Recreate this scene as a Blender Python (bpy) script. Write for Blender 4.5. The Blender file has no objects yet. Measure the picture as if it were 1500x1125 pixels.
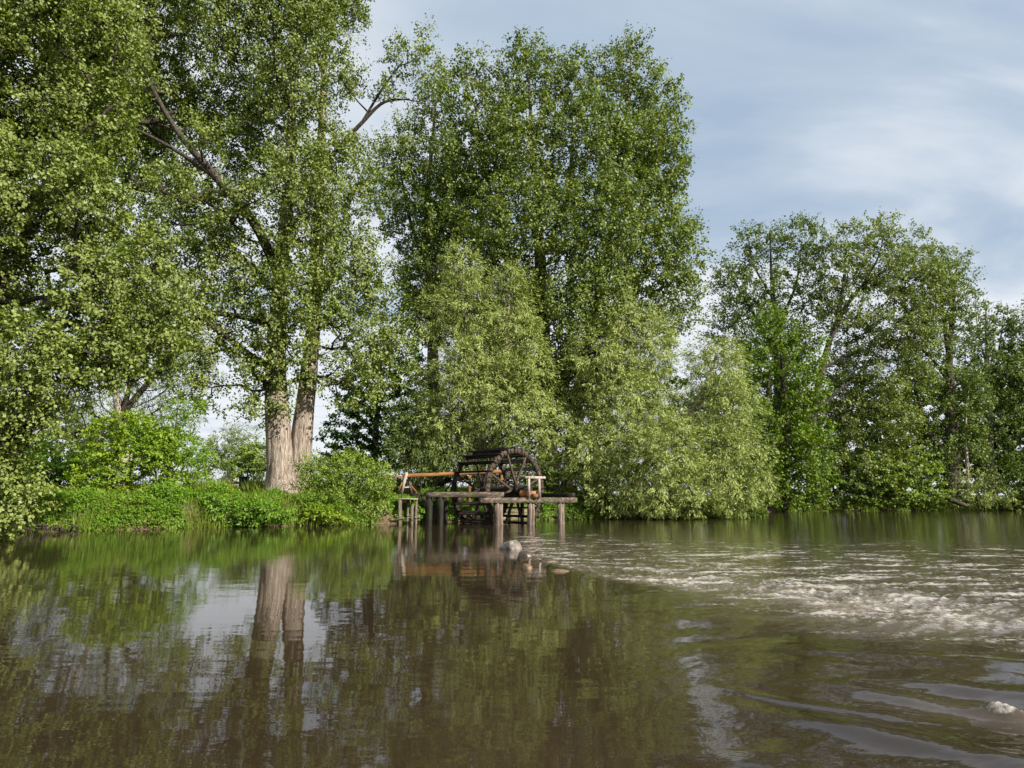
import bpy, math
import numpy as np

C = bpy.context.scene.collection
SC = bpy.context.scene
rng = np.random.default_rng(7)
PI = math.pi

# ------------------------------------------------------------------ camera frame
CAM_H, FPX, HOR = 1.6, 1000.0, 725.0
PITCH = math.atan((HOR - 562.5) / FPX)
CP, SP = math.cos(PITCH), math.sin(PITCH)


def W(px, py, Y):
    """world point on the sight line of photo pixel (px, py) at distance Y"""
    a, b = (px - 750) / FPX, (562.5 - py) / FPX
    t = Y / (CP - b * SP)
    return np.array([a * t, Y, CAM_H + (SP + b * CP) * t])


def mpp(Y):
    return Y / FPX


# ------------------------------------------------------------------ helpers
def unit(v):
    v = np.asarray(v, float)
    return v / np.maximum(np.linalg.norm(v, axis=-1, keepdims=True), 1e-9)


def mesh_np(name, V, F, mat, parent=None, attrs=None, smooth=False, origin=None):
    """V (n,3), F list of (m,k) index arrays"""
    V = np.asarray(V, np.float32)
    if origin is not None:
        V = V - np.asarray(origin, np.float32)
    if not isinstance(F, (list, tuple)):
        F = [F]
    F = [np.asarray(f, np.int32) for f in F if len(f)]
    me = bpy.data.meshes.new(name)
    me.vertices.add(len(V))
    me.vertices.foreach_set('co', V.ravel())
    loops = np.concatenate([f.ravel() for f in F])
    sizes = np.concatenate([np.full(len(f), f.shape[1], np.int32) for f in F])
    starts = np.concatenate([[0], np.cumsum(sizes)[:-1]]).astype(np.int32)
    me.loops.add(len(loops))
    me.loops.foreach_set('vertex_index', loops)
    me.polygons.add(len(sizes))
    me.polygons.foreach_set('loop_start', starts)
    me.polygons.foreach_set('loop_total', sizes)
    if smooth:
        me.polygons.foreach_set('use_smooth', np.ones(len(sizes), bool))
    for k, (dom, arr) in (attrs or {}).items():
        a = me.attributes.new(k, 'FLOAT', dom)
        a.data.foreach_set('value', np.asarray(arr, np.float32))
    me.update(calc_edges=True)
    me.validate(verbose=False)
    if mat:
        me.materials.append(mat)
    o = bpy.data.objects.new(name, me)
    C.objects.link(o)
    if parent is not None:
        o.parent = parent
    elif origin is not None:
        o.location = [float(c) for c in origin]
    return o


def tag(o, label=None, cat=None, group=None, kind=None):
    if label:
        o['label'] = label
    if cat:
        o['category'] = cat
    if group:
        o['group'] = group
    if kind:
        o['kind'] = kind
    return o


def empty(name, loc, label, cat, group=None):
    o = bpy.data.objects.new(name, None)
    C.objects.link(o)
    o.location = [float(c) for c in loc]
    o.empty_display_size = 0.2
    return tag(o, label, cat, group)


class MB:
    """collects boxes and tubes in world space, builds one mesh"""

    def __init__(s):
        s.V, s.Q, s.T, s.n = [], [], [], 0

    def add(s, V, Q=None, T=None):
        V = np.asarray(V, float)
        if Q is not None and len(Q):
            s.Q.append(np.asarray(Q) + s.n)
        if T is not None and len(T):
            s.T.append(np.asarray(T) + s.n)
        s.V.append(V)
        s.n += len(V)
        return s

    def beam(s, p0, p1, w, h, roll=0.0, up=(0, 0, 1), taper=1.0, bev=0.012):
        """timber of w x h section from p0 to p1 with chamfered edges and a slightly uneven run"""
        p0, p1 = np.asarray(p0, float), np.asarray(p1, float)
        d = unit(p1 - p0)
        up = np.asarray(up, float)
        if abs(np.dot(d, up)) > 0.95:
            up = np.array([1.0, 0, 0])
        x = unit(np.cross(d, up))
        y = np.cross(x, d)
        c, sn = math.cos(roll), math.sin(roll)
        x, y = x * c + y * sn, y * c - x * sn
        b = min(bev, w * .2, h * .2)
        prof = [(-w / 2 + b, -h / 2), (w / 2 - b, -h / 2), (w / 2, -h / 2 + b), (w / 2, h / 2 - b),
                (w / 2 - b, h / 2), (-w / 2 + b, h / 2), (-w / 2, h / 2 - b), (-w / 2, -h / 2 + b)]
        L = np.linalg.norm(p1 - p0)
        nseg = max(2, int(L / 0.5))
        V = []
        for i in range(nseg + 1):
            t = i / nseg
            k = 1 + (taper - 1) * t
            j = rng.normal(0, 0.004, 2) if 0 < i < nseg else np.zeros(2)
            for u, v in prof:
                V.append(p0 + d * L * t + x * (u * k + j[0]) + y * (v * k + j[1]))
        Q = [(i * 8 + k, i * 8 + (k + 1) % 8, (i + 1) * 8 + (k + 1) % 8, (i + 1) * 8 + k) for i in range(nseg) for k in range(8)]
        e = nseg * 8
        V += [p0, p1]
        m = len(V)
        T = [((k + 1) % 8, k, m - 2) for k in range(8)] + [(e + k, e + (k + 1) % 8, m - 1) for k in range(8)]
        return s.add(V, Q, T)

    def tube(s, pts, rad, k=10, cap=True, rough=0.0):
        pts = np.asarray(pts, float)
        rad = np.broadcast_to(np.asarray(rad, float), (len(pts),))
        V = sweep(pts, rad, k, rough)
        n = len(pts)
        Q = [(i * k + j, i * k + (j + 1) % k, (i + 1) * k + (j + 1) % k, (i + 1) * k + j) for i in range(n - 1) for j in range(k)]
        T = []
        if cap:
            V = np.concatenate([V, pts[:1], pts[-1:]])
            m = len(V)
            T = [((j + 1) % k, j, m - 2) for j in range(k)] + [((n - 1) * k + j, (n - 1) * k + (j + 1) % k, m - 1) for j in range(k)]
        return s.add(V, Q, T)

    def build(s, name, mat, parent=None, smooth=False, origin=None, attrs=None):
        V = np.concatenate(s.V)
        F = []
        if s.Q:
            F.append(np.concatenate(s.Q))
        if s.T:
            F.append(np.concatenate(s.T))
        if origin is None and parent is not None:
            r = parent
            off = np.zeros(3)
            while r is not None:
                off += np.array(r.location)
                r = r.parent
            origin = off
        return mesh_np(name, V, F, mat, parent, attrs, smooth, origin)


def sweep(pts, rad, k, rough=0.0):
    n = len(pts)
    tan = np.gradient(pts, axis=0)
    tan = unit(tan)
    ref = np.array([1.0, 0.05, 0.0])
    if abs(np.dot(tan[0], ref)) > 0.9:
        ref = np.array([0, 0, 1.0])
    x = unit(ref - tan * (tan @ ref)[:, None])
    y = np.cross(tan, x)
    a = np.linspace(0, 2 * PI, k, endpoint=False)
    r = rad[:, None] * np.ones((n, k))
    if rough:
        ph = rng.random((1, k)) * 2 - 1
        r = r * (1 + rough * (0.6 * ph + 0.5 * rng.normal(0, 1, (n, k)) * 0.5))
    V = pts[:, None, :] + x[:, None, :] * (np.cos(a)[None, :, None] * r[..., None]) + y[:, None, :] * (np.sin(a)[None, :, None] * r[..., None])
    return V.reshape(-1, 3)


def smooth_path(P, n):
    """Catmull-Rom through rows of P (any columns), n samples"""
    P = np.asarray(P, float)
    Q = np.concatenate([[2 * P[0] - P[1]], P, [2 * P[-1] - P[-2]]])
    u = np.linspace(0, len(P) - 1 - 1e-6, n)
    i = u.astype(int)
    t = (u - i)[:, None]
    a, b, c, d = Q[i], Q[i + 1], Q[i + 2], Q[i + 3]
    return 0.5 * (2 * b + (c - a) * t + (2 * a - 5 * b + 4 * c - d) * t ** 2 + (3 * b - a - 3 * c + d) * t ** 3)


# ---- numpy gradient noise
_perm = rng.permutation(512)
_perm = np.concatenate([_perm, _perm, _perm]).astype(np.int32)
_ang = rng.random(512) * 2 * PI
_gx, _gy = np.cos(_ang), np.sin(_ang)


def noise2(x, y):
    xi, yi = np.floor(x).astype(np.int64), np.floor(y).astype(np.int64)
    xf, yf = x - xi, y - yi
    u = xf * xf * xf * (xf * (xf * 6 - 15) + 10)
    v = yf * yf * yf * (yf * (yf * 6 - 15) + 10)

    def g(ix, iy, dx, dy):
        h = _perm[(_perm[ix & 511] + iy) & 511]
        return _gx[h] * dx + _gy[h] * dy
    n00 = g(xi, yi, xf, yf)
    n10 = g(xi + 1, yi, xf - 1, yf)
    n01 = g(xi, yi + 1, xf, yf - 1)
    n11 = g(xi + 1, yi + 1, xf - 1, yf - 1)
    return (n00 * (1 - u) + n10 * u) * (1 - v) + (n01 * (1 - u) + n11 * u) * v


def noise3(p, s):
    """cheap pseudo 3-D noise from two planes"""
    p = p * s
    return noise2(p[:, 0] + 0.37 * p[:, 2] + 11.3, p[:, 1] + p[:, 2] * 0.93) + 0.7 * noise2(p[:, 0] * 0.8 - 4.1, p[:, 2] + 0.5 * p[:, 1] + 7.7)


def sstep(a, b, x):
    t = np.clip((x - a) / (b - a), 0, 1)
    return t * t * (3 - 2 * t)


# ------------------------------------------------------------------ materials
def new_mat(name):
    m = bpy.data.materials.new(name)
    m.use_nodes = True
    m.node_tree.nodes.clear()
    return m, m.node_tree.nodes, m.node_tree.links


def ramp(nt, fac, stops):
    r = nt.nodes.new('ShaderNodeValToRGB')
    e = r.color_ramp.elements
    while len(e) < len(stops):
        e.new(0.5)
    for el, (p, c) in zip(e, stops):
        el.position = p
        el.color = (*c, 1) if len(c) == 3 else c
    if fac is not None:
        nt.links.new(fac, r.inputs[0])
    return r.outputs[0]


LEAF_GAIN = (1.6, 1.56, 0.72)


def leaf_mat(name, cols, back, trans=0.32, gloss=0.06, rough=0.38, tr_gain=1.25, gain=None):
    m, N, L = new_mat(name)
    gloss, rough = gloss * 0.5, 0.55
    LEAF = gain or LEAF_GAIN
    cols = [tuple(c * g for c, g in zip(q, LEAF)) for q in cols]
    back = tuple(c * g * 0.9 for c, g in zip(back, LEAF))
    at = N.new('ShaderNodeAttribute'); at.attribute_name = 'tint'
    col = ramp(m.node_tree, at.outputs['Fac'], [(i / (len(cols) - 1), c) for i, c in enumerate(cols)])
    geo = N.new('ShaderNodeNewGeometry')
    mx = N.new('ShaderNodeMix'); mx.data_type = 'RGBA'
    L.new(geo.outputs['Backfacing'], mx.inputs[0]); L.new(col, mx.inputs[6]); mx.inputs[7].default_value = (*back, 1)
    # underside a blend of blade colour and paler back
    mx2 = N.new('ShaderNodeMix'); mx2.data_type = 'RGBA'; mx2.inputs[0].default_value = 0.5
    L.new(col, mx2.inputs[6]); L.new(mx.outputs[2], mx2.inputs[7])
    d = N.new('ShaderNodeBsdfDiffuse'); L.new(mx2.outputs[2], d.inputs[0])
    t = N.new('ShaderNodeBsdfTranslucent')
    h = N.new('ShaderNodeHueSaturation'); h.inputs['Value'].default_value = tr_gain; h.inputs['Saturation'].default_value = 1.08
    L.new(col, h.inputs['Color']); L.new(h.outputs[0], t.inputs[0])
    s1 = N.new('ShaderNodeMixShader'); s1.inputs[0].default_value = trans
    L.new(d.outputs[0], s1.inputs[1]); L.new(t.outputs[0], s1.inputs[2])
    g = N.new('ShaderNodeBsdfGlossy'); g.inputs['Roughness'].default_value = rough; g.inputs[0].default_value = (0.9, 0.95, 0.9, 1)
    s2 = N.new('ShaderNodeMixShader'); s2.inputs[0].default_value = gloss
    L.new(s1.outputs[0], s2.inputs[1]); L.new(g.outputs[0], s2.inputs[2])
    o = N.new('ShaderNodeOutputMaterial'); L.new(s2.outputs[0], o.inputs[0])
    return m


def solid_mat(name, stops, scale=(6, 6, 6), rough=0.85, bump=0.3, dist=0.02, detail=6, coord='Object', spec=0.3, distort=0.0, moss=None):
    m, N, L = new_mat(name)
    tc = N.new('ShaderNodeTexCoord')
    mp = N.new('ShaderNodeMapping'); mp.inputs['Scale'].default_value = scale
    L.new(tc.outputs[coord], mp.inputs[0])
    nz = N.new('ShaderNodeTexNoise'); nz.inputs['Scale'].default_value = 1.0; nz.inputs['Detail'].default_value = detail
    nz.inputs['Roughness'].default_value = 0.62; nz.inputs['Distortion'].default_value = distort
    L.new(mp.outputs[0], nz.inputs[0])
    col = ramp(m.node_tree, nz.outputs['Fac'], stops)
    if moss:
        n2 = N.new('ShaderNodeTexNoise'); n2.inputs['Scale'].default_value = 1.7; n2.inputs['Detail'].default_value = 5
        L.new(tc.outputs[coord], n2.inputs[0])
        f = ramp(m.node_tree, n2.outputs['Fac'], [(0.5, (0, 0, 0)), (0.68, (1, 1, 1))])
        mx = N.new('ShaderNodeMix'); mx.data_type = 'RGBA'
        L.new(f, mx.inputs[0]); L.new(col, mx.inputs[6]); mx.inputs[7].default_value = (*moss, 1)
        col = mx.outputs[2]
    b = N.new('ShaderNodeBsdfPrincipled'); b.inputs['Roughness'].default_value = rough
    b.inputs['Specular IOR Level'].default_value = spec
    L.new(col, b.inputs['Base Color'])
    bp = N.new('ShaderNodeBump'); bp.inputs['Strength'].default_value = bump; bp.inputs['Distance'].default_value = dist
    L.new(nz.outputs['Fac'], bp.inputs['Height']); L.new(bp.outputs[0], b.inputs['Normal'])
    o = N.new('ShaderNodeOutputMaterial'); L.new(b.outputs[0], o.inputs[0])
    return m


M = {}
M['poplar'] = leaf_mat('poplar_leaf', [(0.055, 0.085, 0.018), (0.085, 0.125, 0.026), (0.12, 0.16, 0.036)], (0.21, 0.25, 0.14), gloss=0.075)
M['poplar_dark'] = leaf_mat('poplar_leaf_dark', [(0.045, 0.078, 0.014), (0.072, 0.11, 0.02), (0.105, 0.14, 0.03)], (0.17, 0.21, 0.10), gloss=0.07)
M['poplar_far'] = leaf_mat('poplar_leaf_far', [(0.06, 0.085, 0.022), (0.085, 0.12, 0.032), (0.115, 0.15, 0.045)], (0.17, 0.21, 0.10), gloss=0.05, gain=(1.2, 1.28, 0.62))
M['willow'] = leaf_mat('willow_leaf', [(0.12, 0.155, 0.06), (0.165, 0.205, 0.08), (0.21, 0.245, 0.105)], (0.28, 0.31, 0.20), trans=0.24, gloss=0.04, gain=(1.62, 1.63, 0.90))
M['poplar_pale'] = leaf_mat('poplar_leaf_pale', [(0.075, 0.10, 0.03), (0.11, 0.14, 0.042), (0.145, 0.18, 0.06)], (0.23, 0.26, 0.16), gloss=0.05, gain=(1.4, 1.44, 0.72))
M['maple'] = leaf_mat('maple_leaf', [(0.018, 0.065, 0.010), (0.03, 0.095, 0.014), (0.05, 0.13, 0.02)], (0.06, 0.12, 0.03), gloss=0.05)
M['ivy'] = leaf_mat('vine_leaf', [(0.035, 0.075, 0.012), (0.06, 0.115, 0.018), (0.09, 0.155, 0.026)], (0.09, 0.16, 0.05), gloss=0.05, gain=(2.0, 1.75, 0.55))
M['bright'] = leaf_mat('bright_leaf', [(0.10, 0.18, 0.012), (0.15, 0.235, 0.018), (0.21, 0.28, 0.03)], (0.19, 0.25, 0.06), trans=0.4, gloss=0.04, gain=(1.5, 1.5, 0.8))
M['sapling'] = leaf_mat('sapling_leaf', [(0.09, 0.19, 0.015), (0.13, 0.24, 0.02), (0.17, 0.29, 0.03)], (0.17, 0.25, 0.06), trans=0.42, gloss=0.04, gain=(1.5, 1.5, 0.8))
M['shrub'] = leaf_mat('shrub_leaf', [(0.085, 0.145, 0.022), (0.125, 0.19, 0.03), (0.17, 0.235, 0.05)], (0.2, 0.25, 0.11), gloss=0.04, gain=(1.5, 1.5, 0.8))
M['nettle'] = leaf_mat('nettle_leaf', [(0.06, 0.15, 0.014), (0.105, 0.21, 0.022), (0.15, 0.26, 0.035)], (0.12, 0.18, 0.05), gloss=0.04, gain=(1.5, 1.5, 0.8))
M['grass'] = leaf_mat('grass_blade', [(0.07, 0.12, 0.02), (0.12, 0.17, 0.03), (0.22, 0.22, 0.08)], (0.14, 0.18, 0.06), gloss=0.04, gain=(1.5, 1.5, 0.8))
M['greyleaf'] = leaf_mat('grey_leaf', [(0.06, 0.095, 0.045), (0.085, 0.125, 0.06), (0.11, 0.15, 0.08)], (0.16, 0.2, 0.13), gloss=0.03)
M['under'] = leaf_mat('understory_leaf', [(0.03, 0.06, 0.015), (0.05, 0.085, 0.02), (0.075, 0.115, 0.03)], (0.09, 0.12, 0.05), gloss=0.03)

M['bark'] = solid_mat('poplar_bark', [(0.32, (0.07, 0.053, 0.042)), (0.44, (0.24, 0.19, 0.15)), (0.56, (0.42, 0.35, 0.285)), (0.8, (0.52, 0.45, 0.38))],
                      scale=(10, 10, 1.25), bump=1.0, dist=0.2, detail=8, distort=0.8)
M['branch'] = solid_mat('shaded_branch_bark', [(0.35, (0.022, 0.018, 0.014)), (0.55, (0.065, 0.052, 0.04)), (0.75, (0.14, 0.115, 0.09))], scale=(9, 9, 3), bump=0.9, dist=0.08)  # bark tone taken darker so the shade on the limbs is in the colour
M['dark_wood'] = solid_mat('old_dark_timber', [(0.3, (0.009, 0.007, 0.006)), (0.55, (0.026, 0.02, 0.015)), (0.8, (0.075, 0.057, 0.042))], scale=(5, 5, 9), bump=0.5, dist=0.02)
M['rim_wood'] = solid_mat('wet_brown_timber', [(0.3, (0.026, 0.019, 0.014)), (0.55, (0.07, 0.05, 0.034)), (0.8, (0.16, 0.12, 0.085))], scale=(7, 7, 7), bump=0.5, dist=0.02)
M['beam_wood'] = solid_mat('weathered_beam', [(0.32, (0.028, 0.022, 0.018)), (0.5, (0.10, 0.076, 0.057)), (0.72, (0.30, 0.24, 0.185))], scale=(3, 9, 9), bump=0.5, dist=0.02, moss=(0.07, 0.075, 0.025))
M['post_wood'] = solid_mat('pinkish_post', [(0.32, (0.05, 0.038, 0.03)), (0.5, (0.17, 0.127, 0.10)), (0.72, (0.38, 0.295, 0.235))], scale=(10, 10, 1.6), bump=0.5, dist=0.02)
M['orange_wood'] = solid_mat('fresh_orange_timber', [(0.3, (0.17, 0.07, 0.022)), (0.5, (0.30, 0.13, 0.04)), (0.75, (0.42, 0.21, 0.075))], scale=(2, 8, 8), bump=0.3, dist=0.01, spec=0.4, rough=0.6)
M['rail_wood'] = solid_mat('brown_rail', [(0.3, (0.16, 0.065, 0.03)), (0.6, (0.27, 0.12, 0.05)), (0.8, (0.33, 0.17, 0.08))], scale=(3, 9, 9), bump=0.3, dist=0.01)
M['pale_wood'] = solid_mat('grey_pale_timber', [(0.3, (0.26, 0.21, 0.17)), (0.55, (0.42, 0.36, 0.31)), (0.8, (0.54, 0.48, 0.42))], scale=(9, 9, 2), bump=0.3, dist=0.01)
M['mossy_wood'] = solid_mat('mossy_piles', [(0.3, (0.008, 0.007, 0.005)), (0.55, (0.022, 0.019, 0.013)), (0.8, (0.07, 0.06, 0.04))], scale=(9, 9, 1.5), bump=0.6, dist=0.03, moss=(0.02, 0.028, 0.009))
M['plank_wood'] = solid_mat('light_planks', [(0.3, (0.12, 0.10, 0.06)), (0.55, (0.27, 0.22, 0.14)), (0.8, (0.38, 0.32, 0.22))], scale=(2, 9, 12), bump=0.4, dist=0.02, moss=(0.09, 0.12, 0.02))
M['rock'] = solid_mat('grey_rock', [(0.3, (0.06, 0.05, 0.04)), (0.5, (0.17, 0.145, 0.125)), (0.72, (0.36, 0.325, 0.29))], scale=(6, 6, 6), bump=0.7, dist=0.05)
M['wet_rock'] = solid_mat('wet_brown_rock', [(0.3, (0.03, 0.022, 0.014)), (0.55, (0.08, 0.058, 0.036)), (0.8, (0.17, 0.125, 0.08))], scale=(6, 6, 6), rough=0.25, bump=0.6, dist=0.04, spec=0.5)
M['rust_rock'] = solid_mat('rusty_rock', [(0.3, (0.08, 0.05, 0.028)), (0.55, (0.17, 0.11, 0.06)), (0.8, (0.3, 0.21, 0.13))], scale=(6, 6, 6), rough=0.4, bump=0.6, dist=0.04)
M['black'] = solid_mat('black_plastic', [(0.3, (0.012, 0.012, 0.015)), (0.7, (0.03, 0.03, 0.036))], rough=0.5, bump=0.1)
M['steel'] = solid_mat('galvanised_metal', [(0.3, (0.42, 0.43, 0.44)), (0.7, (0.6, 0.61, 0.62))], rough=0.5, bump=0.1)
M['wire'] = solid_mat('cable', [(0.3, (0.22, 0.23, 0.25)), (0.7, (0.3, 0.31, 0.33))], rough=0.6, bump=0.0)
M['flesh_wood'] = solid_mat('torn_orange_wood', [(0.3, (0.4, 0.16, 0.05)), (0.7, (0.62, 0.32, 0.13))], scale=(8, 8, 2), bump=0.5)


def ground_mat():
    m, N, L = new_mat('bank_soil_and_turf')
    tc = N.new('ShaderNodeTexCoord')
    n1 = N.new('ShaderNodeTexNoise'); n1.inputs['Scale'].default_value = 0.9; n1.inputs['Detail'].default_value = 8
    n2 = N.new('ShaderNodeTexNoise'); n2.inputs['Scale'].default_value = 14; n2.inputs['Detail'].default_value = 4
    L.new(tc.outputs['Object'], n1.inputs[0]); L.new(tc.outputs['Object'], n2.inputs[0])
    turf = ramp(m.node_tree, n2.outputs['Fac'], [(0.3, (0.04, 0.065, 0.015)), (0.6, (0.09, 0.13, 0.03)), (0.8, (0.16, 0.17, 0.06))])
    soil = ramp(m.node_tree, n2.outputs['Fac'], [(0.3, (0.06, 0.04, 0.025)), (0.6, (0.15, 0.10, 0.065)), (0.8, (0.24, 0.165, 0.11))])
    at = N.new('ShaderNodeAttribute'); at.attribute_name = 'soil'
    ad = N.new('ShaderNodeMath'); ad.operation = 'ADD'; ad.use_clamp = True
    sb = N.new('ShaderNodeMath'); sb.operation = 'MULTIPLY_ADD'; sb.inputs[1].default_value = 0.9; sb.inputs[2].default_value = -0.45
    L.new(n1.outputs['Fac'], sb.inputs[0]); L.new(sb.outputs[0], ad.inputs[0]); L.new(at.outputs['Fac'], ad.inputs[1])
    mx = N.new('ShaderNodeMix'); mx.data_type = 'RGBA'
    L.new(ad.outputs[0], mx.inputs[0]); L.new(turf, mx.inputs[6]); L.new(soil, mx.inputs[7])
    b = N.new('ShaderNodeBsdfPrincipled'); b.inputs['Roughness'].default_value = 0.95; b.inputs['Specular IOR Level'].default_value = 0.15
    L.new(mx.outputs[2], b.inputs['Base Color'])
    bp = N.new('ShaderNodeBump'); bp.inputs['Strength'].default_value = 0.6; bp.inputs['Distance'].default_value = 0.08
    L.new(n2.outputs['Fac'], bp.inputs['Height']); L.new(bp.outputs[0], b.inputs['Normal'])
    o = N.new('ShaderNodeOutputMaterial'); L.new(b.outputs[0], o.inputs[0])
    return m


def water_mat():
    m, N, L = new_mat('murky_river_water')
    tc = N.new('ShaderNodeTexCoord')
    # silty water body
    nb = N.new('ShaderNodeTexNoise'); nb.inputs['Scale'].default_value = 0.35; nb.inputs['Detail'].default_value = 4
    L.new(tc.outputs['Object'], nb.inputs[0])
    body = ramp(m.node_tree, nb.outputs['Fac'], [(0.3, (0.024, 0.0158, 0.0084)), (0.7, (0.036, 0.0245, 0.0142))])
    silt = N.new('ShaderNodeAttribute'); silt.attribute_name = 'silt'
    ms = N.new('ShaderNodeMix'); ms.data_type = 'RGBA'
    L.new(silt.outputs['Fac'], ms.inputs[0]); L.new(body, ms.inputs[6]); ms.inputs[7].default_value = (0.20, 0.165, 0.13, 1)
    b = N.new('ShaderNodeBsdfPrincipled')
    L.new(ms.outputs[2], b.inputs['Base Color'])
    b.inputs['Roughness'].default_value = 0.018; b.inputs['IOR'].default_value = 1.35
    # fine ripples
    mp = N.new('ShaderNodeMapping'); mp.inputs['Scale'].default_value = (2.2, 4.5, 1)
    L.new(tc.outputs['Object'], mp.inputs[0])
    n1 = N.new('ShaderNodeTexNoise'); n1.inputs['Scale'].default_value = 2.0; n1.inputs['Detail'].default_value = 3
    L.new(mp.outputs[0], n1.inputs[0])
    rp = N.new('ShaderNodeAttribute'); rp.attribute_name = 'ripple'
    bp = N.new('ShaderNodeBump'); bp.inputs['Distance'].default_value = 0.02
    L.new(rp.outputs['Fac'], bp.inputs['Strength']); L.new(n1.outputs['Fac'], bp.inputs['Height']); L.new(bp.outputs[0], b.inputs['Normal'])
    # foam
    fa = N.new('ShaderNodeAttribute'); fa.attribute_name = 'foam'
    f1 = N.new('ShaderNodeTexNoise'); f1.inputs['Scale'].default_value = 13; f1.inputs['Detail'].default_value = 9; f1.inputs['Roughness'].default_value = 0.72
    mp2 = N.new('ShaderNodeMapping'); mp2.inputs['Scale'].default_value = (1, 1.25, 1); mp2.inputs['Rotation'].default_value = (0, 0, 0.5)
    L.new(tc.outputs['Object'], mp2.inputs[0]); L.new(mp2.outputs[0], f1.inputs[0])
    ad = N.new('ShaderNodeMath'); ad.operation = 'ADD'
    L.new(fa.outputs['Fac'], ad.inputs[0]); L.new(f1.outputs['Fac'], ad.inputs[1])
    fm = ramp(m.node_tree, ad.outputs[0], [(0.0, (0, 0, 0)), (0.72, (0, 0, 0)), (0.92, (1, 1, 1))])
    sc = N.new('ShaderNodeMath'); sc.operation = 'MULTIPLY'; sc.inputs[1].default_value = 0.85
    L.new(fm, sc.inputs[0])
    fd = N.new('ShaderNodeBsdfPrincipled'); fd.inputs['Base Color'].default_value = (0.45, 0.415, 0.37, 1); fd.inputs['Roughness'].default_value = 0.6
    b2 = N.new('ShaderNodeBump'); b2.inputs['Strength'].default_value = 0.8; b2.inputs['Distance'].default_value = 0.03
    L.new(f1.outputs['Fac'], b2.inputs['Height']); L.new(b2.outputs[0], fd.inputs['Normal'])
    mxs = N.new('ShaderNodeMixShader')
    L.new(sc.outputs[0], mxs.inputs[0]); L.new(b.outputs[0], mxs.inputs[1]); L.new(fd.outputs[0], mxs.inputs[2])
    o = N.new('ShaderNodeOutputMaterial'); L.new(mxs.outputs[0], o.inputs[0])
    return m


# ------------------------------------------------------------------ terrain
_bx = np.array([-300, -90, -60, -40, -30, -22.5, -18.1, -12.6, -7.4, -5.6, -3.0, 0.4, 4.6, 12.2, 18.5, 21, 25, 28.4, 40, 56, 80, 120, 400.])
_by = np.array([-60, -8, 8, 20, 25.5, 29.6, 32.4, 36.0, 38.4, 40.2, 42.2, 44.2, 46.0, 48.5, 51.5, 58, 67, 70.5, 71.5, 73, 78, 88, 150.])


def bank_y(x):
    return np.interp(x, _bx, _by)


def ground_z(x, y):
    x, y = np.asarray(x, float), np.asarray(y, float)
    d = y - bank_y(x) + 0.35 * noise2(x * 0.6, y * 0.6) + 0.15 * noise2(x * 2.1, y * 2.1)
    left = 1 - sstep(2, 14, x)
    top = 0.55 + 0.75 * left
    z = np.where(d < 0, np.maximum(-1.6, d * 0.45), 0)
    z = z + top * sstep(-0.1, 1.3, d) + left * 0.32 * sstep(2, 9, d) + 0.5 * sstep(6, 30, d)
    z = z + sstep(0.5, 3, d) * 0.12 * noise2(x * 0.35, y * 0.35)
    return z


def warp(n, a, b, lo, hi, core):
    """coordinates from lo to hi, dense (core points) between a and b"""
    return np.concatenate([a - np.geomspace(abs(a - lo) + 1, 1, n)[:-1] + 1, np.linspace(a, b, core), b + np.geomspace(1, hi - b + 1, n)[1:] - 1])


gx = warp(18, -45, 75, -900, 900, 300)
gy = warp(18, 15, 100, -500, 1500, 230)
GX, GY = np.meshgrid(gx, gy)
GZ = ground_z(GX, GY)
V = np.stack([GX.ravel(), GY.ravel(), GZ.ravel()], 1)
nx, ny = len(gx), len(gy)
ii = (np.arange(ny - 1)[:, None] * nx + np.arange(nx - 1)[None, :]).ravel()
gd = (GY - bank_y(GX)).ravel()
soil = np.clip(1.1 - sstep(0.3, 1.0, gd) + 0.25 * noise2(GX.ravel() * 0.5, GY.ravel() * 0.5), 0, 1)
g = mesh_np('ground', V, np.stack([ii, ii + 1, ii + nx + 1, ii + nx], 1), ground_mat(), attrs={'soil': ('POINT', soil)}, smooth=True)
tag(g, kind='structure')

# ------------------------------------------------------------------ water
WM = water_mat()
_wx = np.array([-1.2, -0.4, 0.2, 1.0, 2.1, 3.8, 5.5, 7.5, 12, 20, 40])
_wy = np.array([24.0, 21.5, 19.0, 15.6, 13.4, 12.0, 10.9, 9.9, 8.6, 7.0, 5.0])


def weir_s(x, y):
    return y - np.interp(x, _wx, _wy)


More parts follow.
